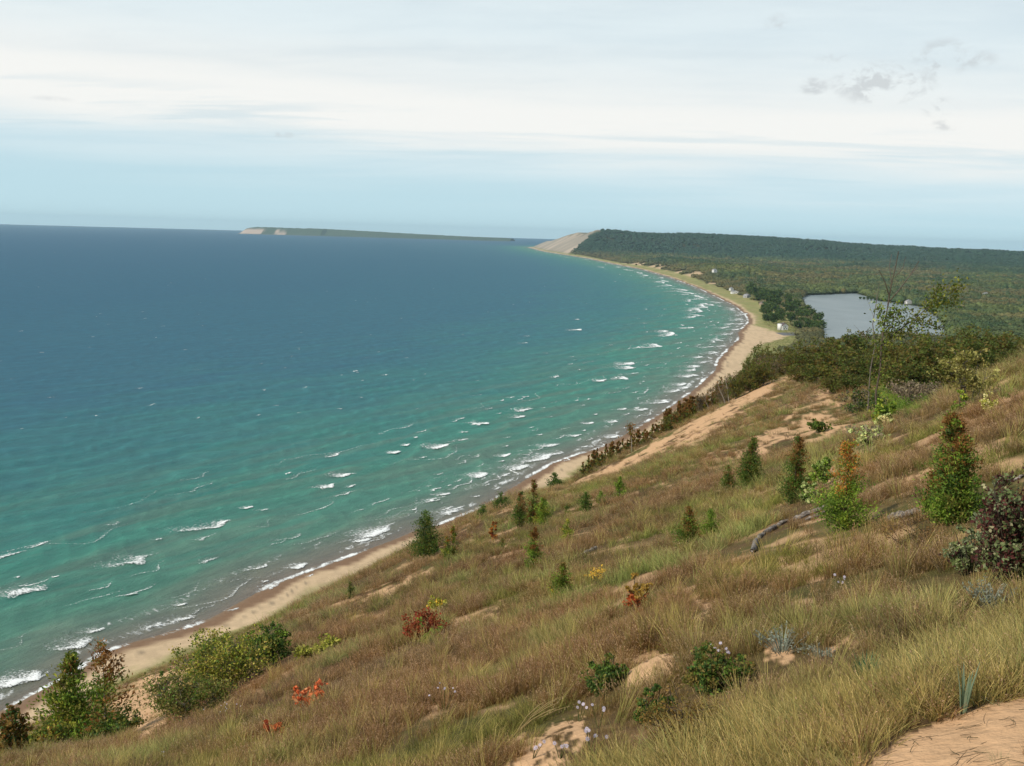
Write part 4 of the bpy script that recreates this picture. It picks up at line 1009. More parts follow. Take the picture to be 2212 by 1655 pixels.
# lower left corner: three birches and poplars rising from the steep face
LT = [(128, 44, 1404, 150, 7500, dict(pal=(GREEN, DGREEN, OLIVE, (.13, .075, .02), YGREEN), pw=(5, 4, 3, 2, 1), stems=3, leaf=.10, low=.02, bark=BIRCH, branch=34, fan=.35), 'tall dense green birch with white stem in the lower left corner'),
      (205, 43, 1380, 120, 2300, dict(pal=(GREEN, RUST, (.17, .075, .03), DGREEN, OLIVE), pw=(3, 3, 3, 2, 2), stems=2, leaf=.085, low=.05, bark=BIRCH, branch=22, fan=.25, bare=.15), 'thin birch with a rust coloured airy top, right of the dense one in the corner'),
      (225, 42, 1560, 120, 3000, dict(pal=(GREEN, DGREEN, OLIVE, LGREEN), pw=(4, 4, 2, 1), stems=8, leaf=.09, low=.05, bark=BIRCH, branch=8), 'round green shrub at the foot of the thin rust topped birch'),
      (75, 41, 1560, 110, 2200, dict(pal=(OLIVE, GREEN, (.14, .09, .025), YGREEN), pw=(3, 3, 3, 2), stems=7, leaf=.09, low=.05, bark=BIRCH, branch=8), 'yellowing shrub at the left foot of the dense birch'),
      (-12, 38, 1505, 105, 3600, dict(pal=((.11, .07, .025), OLIVE, DGREEN, RUST), pw=(4, 3, 3, 2), stems=3, leaf=.09, low=.05, bark=BIRCH, branch=26, fan=.6), 'browning tree cut off by the left edge')]
for i, (u, Y, vt, w, n, kw, lab) in enumerate(LT):
    p = base_at(u, Y); h = atY(u, vt, Y)[2] - p[2]
    if i < 2:
        pt = conifer(h, w * px_m(p) * (1.05, 1.1)[i], (9500, 3000)[i], 600 + i, top=((.10, .085, .02), (.13, .065, .025))[i], topk=(.3, .9)[i], body=(GREEN, LGREEN, OLIVE, YGREEN), bw=(5, 2, 3, 1), leaf=(.058, .055)[i], sparse=(.15, .7)[i], point=(.95, .6)[i], spires=1, fat=.25, bark=BIRCH)
        plant('birch', p, pt, lab, 'tree', names=('leaves', 'trunk')); continue
    plant('shrub' if 'shrub' in lab else 'birch', p, broadleaf(h, w * px_m(p), n, 600 + i, **kw), lab, 'shrub' if 'shrub' in lab else 'tree', names=('leaves', 'trunk'))


# the tall sparse poplar that stands against the inland lake
def sparse_poplar():
    R = np.random.default_rng(77); p = on_slope(1894, 915); k = px_m(p)
    def q(u, v, d=0.0): return np.array([(u - 1894) * k, d, (915 - v) * k])
    wood, C = [], []
    def limb(pts, r0, r1, leafy=0.0, spread=.25, n=0, cols=(GREEN, LGREEN, OLIVE, YGREEN)):
        P = np.array([q(*a) for a in pts]); wood.append((*tube(P, np.linspace(r0, r1, len(P)), 5), GREYB if r0 < .035 else (.15, .12, .09)))
        if n:
            i = R.integers(0, len(P) - 1, n); f_ = R.random((n, 1)); X = P[i] * (1 - f_) + P[i + 1] * f_ + R.normal(0, spread, (n, 3))
            C.append((X, palette(R, n, cols, (4, 3, 3, 2)[:len(cols)])))
    limb([(1894, 915), (1888, 850, .1), (1892, 790, .0), (1890, 745), (1893, 700), (1897, 660)], .075, .035, n=520, spread=.42)
    limb([(1897, 660), (1900, 620), (1906, 580), (1910, 545)], .055, .024)
    limb([(1900, 650), (1925, 620, .2), (1945, 590, .3), (1960, 565, .4)], .042, .020)
    limb([(1898, 640), (1885, 612, -.2), (1868, 585, -.3)], .040, .020)
    limb([(1912, 635), (1932, 600, -.2), (1950, 575, -.3)], .034, .018)
    limb([(1906, 600), (1922, 580), (1928, 556, .2)], .030, .016)
    limb([(1900, 610), (1893, 575), (1896, 552)], .030, .016)
    limb([(1892, 745), (1925, 715, .3), (1960, 690, .5), (2000, 655, .7), (2040, 630, .9), (2068, 612, 1.)], .045, .010, n=1000, spread=.36, cols=((.10, .11, .025), GREEN, YGREEN, OLIVE))
    limb([(1960, 690, .5), (1990, 700, .9), (2020, 700, 1.2), (2032, 715, 1.3)], .015, .005, n=260, spread=.30)
    limb([(1935, 708, .3), (1960, 715, -.3), (1978, 720, -.6)], .012, .004, n=150, spread=.30)
    limb([(1990, 665, .6), (2000, 640, .3), (2003, 612, .2)], .012, .004, n=170, spread=.20)
    limb([(2010, 650, .7), (2040, 655, .9), (2062, 650, 1.)], .012, .004, n=170, spread=.24)
    limb([(1893, 720), (1910, 690, -.3), (1922, 662, -.5)], .014, .004, n=210, spread=.28)
    limb([(1893, 705), (1885, 680, .3), (1880, 655, .4)], .014, .004, n=200, spread=.26, cols=(PALE, YGREEN, LGREEN, GREEN))
    limb([(1895, 690), (1915, 672, .3), (1932, 668, .4)], .010, .004, n=130, spread=.24)
    X = np.concatenate([c[0] for c in C]); cc = np.concatenate([c[1] for c in C]); X[:, 2] = np.maximum(X[:, 2], .1)
    e = plant('poplar', p, (leaves(X, .11, cc * .62, R, 1.6, -.2), merge(wood)), 'tall sparse poplar with bare top twigs and one leafy limb reaching right', 'tree', rot=0, names=('leaves', 'trunk'))
    # its bare neighbour
    p2 = base_at(1874, p[1] + 12); k2 = px_m(p2)
    def q2(u, v, d=0.0): return np.array([(u - 1874) * k2, d, 0]) + np.array([0, 0, atY(u, v, p2[1])[2] - p2[2]])
    w2 = [(*tube([(0, 0, 0), q2(1872, 800), q2(1878, 745), q2(1869, 700), q2(1874, 640), q2(1877, 600)], [.06, .05, .04, .035, .025, .006], 5), GREYB),
          (*tube([q2(1872, 690), q2(1862, 660, .3), q2(1850, 630, .5)], [.015, .009, .003], 4), GREYB), (*tube([q2(1874, 650), q2(1868, 620), q2(1860, 604)], [.012, .008, .003], 4), GREYB),
          (*tube([q2(1871, 745), q2(1850, 720, .3), q2(1833, 702, .5)], [.02, .014, .004], 4), GREYB)]
    e = empty('dead_tree', p2, 'thin bare grey dead tree left of the tall sparse poplar', 'tree'); v, f_, c = merge(w2)
    link('trunk', mesh_np('trunk', v, f_, c, None, True, M_WOOD), e)


sparse_poplar()

# ------------------------------------------------------------------ the trees along the far brow of the bluff (copies of a few grown once)
PROTO = {}
for i in range(4): PROTO['c%d' % i] = conifer(6, 2.7, 1100, 700 + i, top=RUST if i % 2 else BROWN, topk=.65, body=((.06, .075, .018), (.085, .07, .02), (.10, .055, .018), DGREEN), bw=(3, 4, 2 + i % 2, 2), leaf=.17, spires=1 + i % 3, point=.6)
for i in range(3): PROTO['b%d' % i] = broadleaf(6, 5.5, 2600, 720 + i, ((.058, .056, .015), (.04, .055, .014), (.072, .052, .018), (.05, .064, .015)), (4, 3, 3, 2), 9, .1, .19, branch=9)
for i in range(2): PROTO['g%d' % i] = broadleaf(6, 5.5, 1300, 730 + i, ((.065, .050, .038), (.08, .054, .03), (.055, .05, .03)), (3, 3, 2), 9, .15, .16, bark=GREYB, branch=9)
for i in range(2): PROTO['d%d' % i] = broadleaf(6, 6.2, 3000, 740 + i, ((.034, .050, .014), (.042, .056, .015), (.058, .058, .017), (.062, .046, .016)), (4, 3, 3, 2), 7, .1, .20, branch=10)
FIRST = {}
EDGE = {'c': ('cedar', 'rust tinged cedar in the close row along the bluff brow beside the surf', 'cedars along the far brow', 'tree'),
        'b': ('brow_tree', 'rounded olive brown tree in the thick belt on the far brow below the small lake', 'olive trees on the far brow', 'tree'),
        'g': ('bare_shrub', 'greyish half bare shrub in the belt on the far brow', 'half bare shrubs on the far brow', 'shrub'),
        'd': ('dark_tree', 'dark dense tree in the belt below the small lake and the wooded plain', 'dark trees on the right of the far brow', 'tree')}


def edge_tree(kind, u, vt, Y, wpx):
    p = base_at(u, Y); h = atY(u, vt, p[1])[2] - p[2]
    if h < 1.2: return
    w = wpx * px_m(p); nm, lab, grp, cat = EDGE[kind[0]]
    bw = {'c': 2.7, 'b': 5.5, 'g': 5.5, 'd': 6.2}[kind[0]]; s = (w / bw, w / bw, h / 6)
    if kind not in FIRST:
        e = plant(nm, p, PROTO[kind], lab, cat, grp); e.scale = s; FIRST[kind] = e
    else: dup(FIRST[kind], (p[0], p[1], p[2] - .1), random.uniform(0, 6.28), s)


RE = random.Random(5)
TOPS = [(1240, 1012), (1262, 1000), (1285, 972), (1310, 958), (1340, 944), (1385, 922), (1410, 912), (1440, 884), (1470, 864), (1500, 846), (1530, 832), (1560, 808), (1590, 784), (1620, 764), (1645, 742), (1680, 735), (1720, 728)]
def topv(u): return float(np.interp(u, [a for a, b in TOPS], [b for a, b in TOPS]))
def browY(u): return float(np.interp(u, [1240, 1300, 1500, 1700], [140, 152, 182, 190]))
for u in np.arange(1248, 1560, 9.0):
    u_ = u + RE.uniform(-3, 3)
    edge_tree('c%d' % RE.randrange(4), u_, topv(u_) + RE.uniform(-4, 14), browY(u_) + RE.uniform(6, 20), RE.uniform(15, 24))
for u in np.arange(1440, 1660, 13.0):
    u_ = u + RE.uniform(-4, 4); edge_tree(RE.choice(['g0', 'g1', 'b0', 'c1']), u_, topv(u_) + RE.uniform(-2, 14), browY(u_) + RE.uniform(10, 34), RE.uniform(34, 52))
for u in np.arange(1560, 1730, 12.0):
    u_ = u + RE.uniform(-4, 4); edge_tree(RE.choice(['g0', 'g1', 'b1', 'b2', 'b0']), u_, topv(u_) + RE.uniform(12, 40), browY(u_) - RE.uniform(2, 18), RE.uniform(40, 60))
for (u, vt, Y, w, kd) in [(1700, 742, 205, 80, 'b0'), (1735, 732, 200, 90, 'b1'), (1775, 722, 195, 90, 'b2'), (1812, 712, 205, 90, 'd0'), (1850, 704, 215, 66, 'd1'), (1700, 770, 185, 70, 'g0'), (1670, 752, 200, 70, 'g1'),
                          (1760, 760, 178, 90, 'b0'), (1800, 762, 165, 100, 'b1'), (1820, 748, 160, 90, 'd0'), (1838, 780, 150, 80, 'b2'), (1815, 800, 142, 70, 'b0'), (1850, 760, 165, 80, 'b1'), (1645, 734, 245, 60, 'd1'), (1625, 752, 230, 50, 'd0'),
                          (1885, 738, 190, 80, 'b2'), (1925, 735, 175, 90, 'b0'), (1960, 724, 165, 90, 'b1'), (1995, 718, 150, 100, 'd0'), (2030, 716, 140, 100, 'd1'), (2068, 702, 145, 90, 'd0'), (2105, 694, 150, 100, 'd1'), (2140, 712, 150, 80, 'd0'), (2170, 722, 160, 80, 'd1'),
                          (1900, 765, 150, 90, 'b1'), (1940, 762, 130, 100, 'g0'), (1975, 755, 118, 110, 'b2'), (2010, 750, 112, 110, 'd0'), (2045, 752, 108, 100, 'd1'), (1930, 790, 112, 80, 'b0'), (1965, 785, 106, 80, 'd1'), (2000, 782, 102, 90, 'd0'), (2035, 780, 100, 90, 'b1'),
                          (2075, 745, 120, 90, 'd0'), (2120, 740, 130, 90, 'b2'), (2160, 745, 140, 80, 'd0'), (2195, 728, 170, 80, 'b1'), (2212, 740, 150, 90, 'b2'), (2170, 745, 100, 90, 'd0'), (2205, 735, 110, 110, 'b1'), (2235, 728, 120, 110, 'd1'), (2240, 720, 170, 90, 'd0'), (2275, 700, 180, 90, 'd1'), (1880, 790, 135, 60, 'b2')]:
    edge_tree(kd, u, vt, Y, w)
for (u, vt, Y, w, kd) in [(1765, 752, 128, 120, 'd0'), (1812, 742, 118, 130, 'b0'), (1848, 752, 112, 110, 'd1'), (1800, 790, 108, 100, 'b1'), (1838, 800, 104, 90, 'd0'), (1735, 780, 138, 90, 'b2'),
                          (1945, 738, 98, 130, 'b1'), (1985, 728, 94, 140, 'b0'), (2025, 722, 92, 140, 'b2'), (2062, 718, 96, 130, 'd0'), (1960, 772, 92, 100, 'd0'), (2005, 770, 90, 110, 'd1'), (2045, 765, 90, 100, 'b0'), (2110, 706, 110, 150, 'd1'), (2150, 716, 120, 120, 'b1')]:
    edge_tree(kd, u, vt, Y, w)

# tall snag with a tufted top, bare white trunks, leaning dead poles
def snag(u, Y, vt, uo, label, r=.11, twig=3, vb=None):
    p = base_at(u, Y); top = atY(uo, vt, p[1]) - p; R = random.Random(int(u)); w = []
    base = np.zeros(3)
    w.append((*tube([base, top * .35 + [.08, 0, 0], top * .7 - [.05, 0, 0], top], [r, r * .8, r * .55, .015], 6), BIRCH))
    for i in range(twig):
        f_ = R.uniform(.45, .95); a = R.uniform(0, 6.28); l = R.uniform(.4, 1.2); q = top * f_
        w.append((*tube([q, q + [math.cos(a) * l * .6, math.sin(a) * l * .6, l * .4], q + [math.cos(a) * l, math.sin(a) * l, l * .9]], [r * .3, r * .18, .01], 4), GREYB))
    e = empty('dead_tree', p, label, 'tree'); v, f_, c = merge(w); link('trunk', mesh_np('trunk', v, f_, c, None, True, M_WOOD), e); return e
snag(1573, 168, 805, 1566, 'white bare trunk, right one of a close pair at the brow')
snag(1566, 166, 828, 1550, 'white bare trunk, left one of a close pair at the brow')
snag(1531, 172, 858, 1522, 'thin white bare trunk left of the close pair at the brow', .08)
snag(1418, 165, 940, 1400, 'grey dead pole leaning over the brow among the cedars', .08, 1)
e = snag(1368, 158, 915, 1362, 'lone tall dead stemmed tree with a tufted brown top at the brow', .10, 2)
R_ = np.random.default_rng(9); Tt = atY(1362, 915, 158) - base_at(1368, 158); nn_ = 260
lv = Tt[None] * (1 - .45 * R_.random((nn_, 1)) ** 1.2) + R_.normal(0, .30, (nn_, 3)) * [1, 1, .5]
v, f_, c = leaves(lv, .16, palette(R_, nn_, (BROWN, OLIVE, RUST), (3, 2, 1)), R_); link('leaves', mesh_np('leaves', v, f_, c, None, False, M_LEAF), e)

# grove between the white house and the small lake
PR = {i: broadleaf(13, 12, 2400, 760 + i, (DGREEN, (.035, .06, .02), (.06, .075, .025), GREEN), (4, 4, 2, 1), 6, .1, .75, branch=11) for i in range(3)}
GF = {}
def grove(u, v, vt, w, i):
    p = onz(u, v, 4.5); p[2] = land_z(np.array([p[0]]), np.array([p[1]]))[0]
    h = (v - vt) * px_m(p); wm = w * px_m(p); s = (wm / 12, wm / 12, h / 13)
    if i not in GF: e = plant('grove_tree', p, PR[i], 'dark green tree in the grove between the white house and the small lake', 'tree', 'trees of the lakeside grove'); e.scale = s; GF[i] = e
    else: dup(GF[i], p, random.uniform(0, 6.28), s)
for (u, v) in [(1660, 668), (1680, 664), (1702, 662), (1720, 668), (1740, 676), (1755, 684), (1768, 692), (1664, 682), (1684, 680), (1706, 680), (1726, 686), (1745, 694), (1762, 702), (1774, 710), (1668, 694), (1690, 690), (1712, 694), (1732, 702), (1752, 712),
               (1675, 672), (1697, 672), (1715, 676), (1735, 688), (1722, 708), (1740, 716), (1762, 718), (1655, 676), (1660, 690), (1652, 652), (1664, 656), (1676, 658), (1640, 648), (1656, 645), (1630, 640), (1668, 646), (1684, 650), (1700, 652), (1716, 655), (1624, 634), (1642, 638)]:
    grove(u + RE.uniform(-3, 3), v + RE.uniform(-2, 3), v - RE.uniform(17, 27), RE.uniform(20, 30), RE.randrange(3))
for (u, v) in [(1858, 646), (1866, 646.5), (1874, 647), (1882, 648), (1890, 649), (1898, 650)]:      # spit in the small lake
    p = onz(u, v, 4.2)
    s = 7 / 13 * RE.uniform(.8, 1.2); dup(GF[RE.randrange(3)], (p[0], p[1], 3.9), RE.uniform(0, 6), (s * 1.3, s * 1.3, s), 'small dark tree on the low spit running into the small lake', 'trees of the lake spit')

# ------------------------------------------------------------------ houses of the village
def mcol(name, c, rough=.7):
    mt, t, o = mat_new(name); P = t.new('ShaderNodeTexCoord').outputs['Object']; n = t.noise(P, 1.3, 4, .6)
    principled(t, o, t.mix(1.0, c, t.mix(n, (.88, .88, .88), (1.1, 1.1, 1.1)), 'MULTIPLY'), rough, .2); return mt
M_WHITE = mcol('white_paint', (.70, .69, .66)); M_TAN = mcol('tan_boards', (.36, .29, .22)); M_GREYW = mcol('grey_boards', (.34, .34, .34))
M_ROOF = mcol('dark_shingles', (.16, .12, .11)); M_ROOFG = mcol('grey_shingles', (.33, .32, .33)); M_WIN = mcol('window_glass', (.03, .035, .045), .15)


def boxm(x0, x1, y0, y1, z0, z1):
    V = [(x, y, z) for z in (z0, z1) for y in (y0, y1) for x in (x0, x1)]
    return V, [(0, 2, 3, 1), (4, 5, 7, 6), (0, 1, 5, 4), (2, 6, 7, 3), (0, 4, 6, 2), (1, 3, 7, 5)]
def box(name, parent, b, mt):
    v, f_ = boxm(*b); return link(name, mesh_np(name, np.array(v), np.array(f_), None, None, False, mt), parent)
def house(p, rot, w, d, h, rh, label, wall, roof, wing=None):
    e = empty('house', p, label, 'house'); e.rotation_euler.z = rot
    # walls with gable ends
    V = [(-w, -d, -1), (w, -d, -1), (w, d, -1), (-w, d, -1), (-w, -d, h), (w, -d, h), (w, d, h), (-w, d, h), (0, -d, h + rh), (0, d, h + rh)]
    me = bpy.data.meshes.new('wall'); me.from_pydata(V, [], [(0, 1, 5, 8, 4), (1, 2, 6, 5), (2, 3, 7, 9, 6), (3, 0, 4, 7)]); me.materials.append(wall); link('wall', me, e)
    o_ = .45; t_ = .22
    for sx in (-1, 1):
        k = rh / w; a = (0, h + rh + .06); b = (sx * (w + o_), h - o_ * k + .06)
        V = [(a[0], -d - o_, a[1]), (a[0], d + o_, a[1]), (b[0], d + o_, b[1]), (b[0], -d - o_, b[1])]; V += [(x_, y_, z_ + t_) for x_, y_, z_ in V]
        link('roof', mesh_np('roof', np.array(V), np.array([(0, 1, 2, 3), (7, 6, 5, 4), (0, 4, 5, 1), (1, 5, 6, 2), (2, 6, 7, 3), (3, 7, 4, 0)]), None, None, False, roof), e)
    for (wx0, zz) in [(-w * .5, h * .25), (w * .3, h * .25), (-w * .1, h * .62)]:
        box('window', e, (wx0, wx0 + w * .32, -d - .05, -d + .02, zz, zz + h * .2), M_WIN)
    box('window', e, (-w - .05, -w + .02, -d * .4, d * .1, h * .3, h * .55), M_WIN)
    if wing: box('wing', e, wing, wall)
    box('chimney', e, (w * .2, w * .2 + .8, d * .3, d * .3 + .8, h, h + rh + 1.1), M_ROOFG)
def vz(u, v, z=4.0):
    p = onz(u, v, z); p[2] = land_z(np.array([p[0]]), np.array([p[1]]))[0]; return p
house(vz(1691, 712), .35, 4.6, 5.5, 6.2, 3.2, 'white house with a dark gabled roof standing at the head of the beach', M_WHITE, M_ROOF, (-8.2, -4.62, -4.5, 1.5, -1, 8.6))
house(vz(1648, 659), .2, 5, 5, 4.5, 2.8, 'tan cottage at the back of the beach grass, left of the lakeside grove', M_TAN, M_ROOF)
house(vz(1613, 643), .5, 5, 6, 4.2, 3.4, 'grey roofed cottage at the edge of the woods, second along the beach', M_GREYW, M_ROOFG)
house(vz(1588, 634), .1, 9, 6, 4.2, 2.5, 'low wide pale house at the edge of the woods above the beach grass', M_WHITE, M_ROOFG)
house(vz(1580, 622, 10), .3, 4, 4, 5, 2.5, 'small pale house half hidden among trees above the wide one', M_WHITE, M_ROOFG)
p = hit(1543, 596, 1500, 5000); p = p if p is not None else vz(1543, 596, 20)
house(p + np.array([0, 0, 11]), .4, 6, 5, 6.5, 3, 'white house alone high in the woods above the sand slips', M_WHITE, M_ROOFG)
house(vz(1962, 657), .2, 6, 5, 5, 3, 'white boathouse on the far shore of the small lake', M_WHITE, M_ROOFG)
p = vz(2129, 647, 8); house(p + np.array([0, 0, 9]), .2, 6, 5, 6, 3, 'white gabled house showing in the woods right of the small lake', M_WHITE, M_ROOFG)
M_ASPH, t, o = mat_new('asphalt'); principled(t, o, t.mix(t.noise(pos(t), .6, 4), (.10, .10, .105), (.16, .16, .16)), .9, .1)
c0 = vz(1708, 722); g_ = np.linspace(-1, 1, 7); gx, gy = np.meshgrid(g_ * 15 + c0[0], g_ * 22 + c0[1]); gz = land_z(gx.ravel(), gy.ravel()) + .06
i = (np.arange(6)[:, None] * 7 + np.arange(6)[None]).ravel(); link('parking_lot', mesh_np('parking_lot', np.c_[gx.ravel(), gy.ravel(), gz], np.c_[i, i + 1, i + 8, i + 7], None, None, True, M_ASPH), kind='structure')

# ------------------------------------------------------------------ driftwood
def log_px(pts, r, label, lift=.0):
    P = np.array([on_slope(u, v) for u, v in pts]); P[:, 2] += r * .75 + lift; c = P.mean(0)
    for q in P: AVOID.append((q[0], q[1], r * 1.5, .45))
    for q in (P[1:] + P[:-1]) / 2: AVOID.append((q[0], q[1], r * 1.5, .45)); q = np.linspace(0, 1, 14); s_ = np.linspace(0, 1, len(P))
    X = np.c_[np.interp(q, s_, P[:, 0]), np.interp(q, s_, P[:, 1]), np.interp(q, s_, P[:, 2])] - c
    X += np.random.default_rng(int(pts[0][0])).normal(0, r * .22, X.shape)
    rad = r * np.interp(q, [0, .06, .5, .94, 1], [.55, 1, .95, .7, .3])
    v, f_ = tube(X, rad, 8)
    link('log', mesh_np('log', v, np.r_[f_, [[0, 1, 2, 3], [0, 3, 4, 7], [4, 5, 6, 7]]], None, None, True, M_DRIFT), None, None, label, 'log', None, c)
log_px([(1624, 1196), (1634, 1172), (1650, 1154)], .06, 'dark bent driftwood stump end standing up from the slope')
log_px([(1650, 1156), (1676, 1142), (1702, 1128)], .055, 'short grey driftwood log lying uphill from the dark bent end')
log_px([(1712, 1128), (1745, 1114), (1790, 1098)], .065, 'long pale split log lying below the thin orange topped cedar')
log_px([(1740, 1126), (1765, 1117), (1786, 1108)], .04, 'thinner pale pole lying alongside the long pale log')
log_px([(1918, 1126), (1945, 1120), (1990, 1110)], .07, 'thick grey fallen log left of the large bushy juniper')
log_px([(1255, 1206), (1272, 1196), (1290, 1186)], .09, 'grey dead branch lying alone on the brown mid slope')
log_px([(2150, 1052), (2200, 1036), (2212, 1030)], .03, 'thin grey fallen branch behind the purple dogwood')

# ------------------------------------------------------------------ small plants close by
def aster(u, v, hpx, nf, label, spreadpx=30):
    p = on_slope(u, v); k = px_m(p); R = np.random.default_rng(int(u)); h = hpx * k * 1.25; AVOID.append((p[0], p[1], .05, .22)); st_, fl, ct = [], [], []
    for i in range(nf):
        q = np.array([R.normal(0, .45) * spreadpx * k, R.normal(0, .3) * spreadpx * k, h * R.uniform(.6, 1.1)])
        st_.append((*tube([[q[0] * .2, q[1] * .2, 0], [q[0] * .6, q[1] * .6, q[2] * .55], q], [.003, .0025, .0015], 4), (.10, .11, .035)))
        s = R.uniform(.010, .015); nrm = np.array([R.normal(0, .4), -1 + R.normal(0, .3), .9]); nrm /= np.linalg.norm(nrm); a = np.cross(nrm, [0, 0, 1.]); a /= np.linalg.norm(a); b = np.cross(nrm, a)
        for j in range(9):
            t_ = j * 2 * np.pi / 9; d = a * math.cos(t_) + b * math.sin(t_); w = np.cross(nrm, d)
            fl.append((np.array([q, q + d * s * .6 + w * s * .28, q + d * s * 1.3, q + d * s * .6 - w * s * .28]), np.array([[0, 1, 2, 3]]), (.66, .60, .74)))
        ct.append((np.array([q + nrm * .002 + (a * math.cos(t_) + b * math.sin(t_)) * s * .28 for t_ in (0, 1.57, 3.14, 4.71)]), np.array([[0, 1, 2, 3]]), (.5, .36, .06)))
    e = empty('aster', p, label, 'wildflower')
    for nm, pt in (('stems', st_), ('petals', fl), ('flower_centres', ct)):
        vv_, ff_, cc_ = merge(pt); link(nm, mesh_np(nm, vv_, ff_, cc_, None, False, M_LEAF), e)
aster(1275, 1632, 46, 7, 'pale lilac aster with several flowers beside the bare sand at the bottom')
aster(1548, 1450, 46, 9, 'white aster in flower above the wide low green shrub')
aster(1210, 1640, 30, 4, 'few flowered aster on the left side of the bare sand at the bottom', 20)
aster(1250, 1560, 36, 4, 'small pale aster above the bare sand at the bottom', 24)
aster(1293, 1575, 40, 3, 'small pale aster right of the bare sand, nearer the low shrub', 18)
aster(960, 1535, 46, 7, 'lilac aster alone in the brown grass left of the middle', 34)
aster(490, 1566, 40, 10, 'white aster at the lower edge of the long thicket', 30)
aster(1150, 1640, 26, 4, 'white aster low beside the bare sand at the bottom left of it', 22)
aster(1815, 1278, 26, 6, 'faint white aster on the near slope left of the dogwood', 22)
aster(350, 1652, 24, 4, 'white aster near the bottom left shrubs', 18)


def sage(u, v, hpx, n, cols, label, name, spread=.5, wpx=None, wid=.006):
    p = on_slope(u, v); k = px_m(p); R = np.random.default_rng(int(u)); h = hpx * k * 1.1; w = (wpx or hpx) * k; parts = []; AVOID.append((p[0], p[1], .3 * w, .5 * w))
    for i in range(n):
        a = R.uniform(0, 6.28); l = h * R.uniform(.6, 1.1); d = np.array([math.cos(a), math.sin(a), 0]) * w * .5 * math.sqrt(R.random()) * spread * 2
        b0 = d * .25; q = [b0, b0 + d * .4 + np.array([0, 0, l * .55]), b0 + d + np.array([0, 0, l])]
        ww = np.array([math.cos(a + 1.57), math.sin(a + 1.57), 0]) * wid * R.uniform(.6, 1.2); c = np.array(cols[R.integers(len(cols))]) * (1 + R.normal(0, .15))
        parts.append((np.array([q[0] - ww * .6, q[0] + ww * .6, q[1] + ww, q[1] - ww, q[2] + ww * .15, q[2] - ww * .15]), np.array([[0, 1, 2, 3], [3, 2, 4, 5]]), c))
        if 'sage' in name:
            for j in range(4):
                f_ = R.uniform(.3, 1); c0 = q[1] + (q[2] - q[1]) * f_; e1 = R.normal(size=3); e1[2] = abs(e1[2]); e1 /= np.linalg.norm(e1); e2 = np.cross(e1, R.normal(size=3)); e2 /= np.linalg.norm(e2); s = wid * 2.6
                parts.append((np.array([c0, c0 + e1 * s + e2 * s * .3, c0 + e1 * s * 2, c0 + e1 * s - e2 * s * .3]), np.array([[0, 1, 2, 3]]), c * 1.1))
    vv_, ff_, cc_ = merge(parts); link(name, mesh_np(name, vv_, ff_, cc_, None, False, M_LEAF), None, None, label, 'plant', None, p - np.array([0, 0, .02]))
SV = [(.25, .28, .22), (.30, .32, .26), (.20, .23, .18)]
sage(2136, 1316, 52, 60, SV, 'silvery grey wormwood sprigs below the purple dogwood', 'sage', .6, 80)
sage(1690, 1412, 42, 50, SV, 'silvery wormwood sprawling beside a bare sandy spot', 'sage', .7, 80)
sage(1768, 1424, 26, 26, SV, 'small silvery wormwood sprig right of the sprawling one', 'sage', .7, 40)
sage(1868, 1482, 66, 110, [(.07, .15, .07), (.09, .18, .09), (.12, .17, .06)], 'fresh bluish green grass clump among the brown grass', 'grass_clump', .5, 70, .004)
sage(2080, 1545, 110, 14, [(.17, .24, .15), (.22, .28, .18)], 'few broad blue green blades leaning at the edge of the sandy path', 'grass_clump', .35, 70, .006)
for j, (u, v, hpx, dx_, lab) in enumerate([(1768, 1490, 118, -12, 'tall dry straw stalk above the brown grass, left of the green clump'), (540, 1655, 175, 16, 'tall straw stalk at the bottom left below the thicket'),
                                           (1885, 1500, 160, -60, 'long straw stalk leaning left over the brown grass'), (1110, 1590, 90, 110, 'bunch of long straw stems leaning right, bottom centre'),
                                           (1500, 1500, 90, -50, 'single straw stem leaning left across the rusty weeds'), (640, 1640, 120, 6, 'thin straw stalk right of the tall one at the bottom left')]):
    p = on_slope(u, v); k = px_m(p); R = np.random.default_rng(j); pr = []
    for q in range(7 if 'bunch' in lab else 1):
        t1_ = np.array([dx_ * k * (1 if q == 0 else R.uniform(.6, 1.1)), R.normal(0, .03), hpx * k * R.uniform(.75, 1.05) if q else hpx * k])
        pr.append((*tube([[0, 0, 0], t1_ * [.4, .4, .55], t1_ * [.75, .75, .85], t1_], [.0032, .0028, .0034, .0012], 4), (.44, .33, .16)))
        hd = leaves(np.array([t1_ * R.uniform(.80, 1.0) + R.normal(0, .004, 3) for _ in range(14)]), .007, np.tile(np.array([(.46, .36, .19)]), (14, 1)), R, 2.4, 1.0); pr.append((hd[0], hd[1], (.46, .36, .19)))
    vv_, ff_, cc_ = merge(pr); link('dry_stalk', mesh_np('dry_stalk', vv_, ff_, cc_, None, False, M_LEAF), None, None, lab, 'grass stalk', None, p)

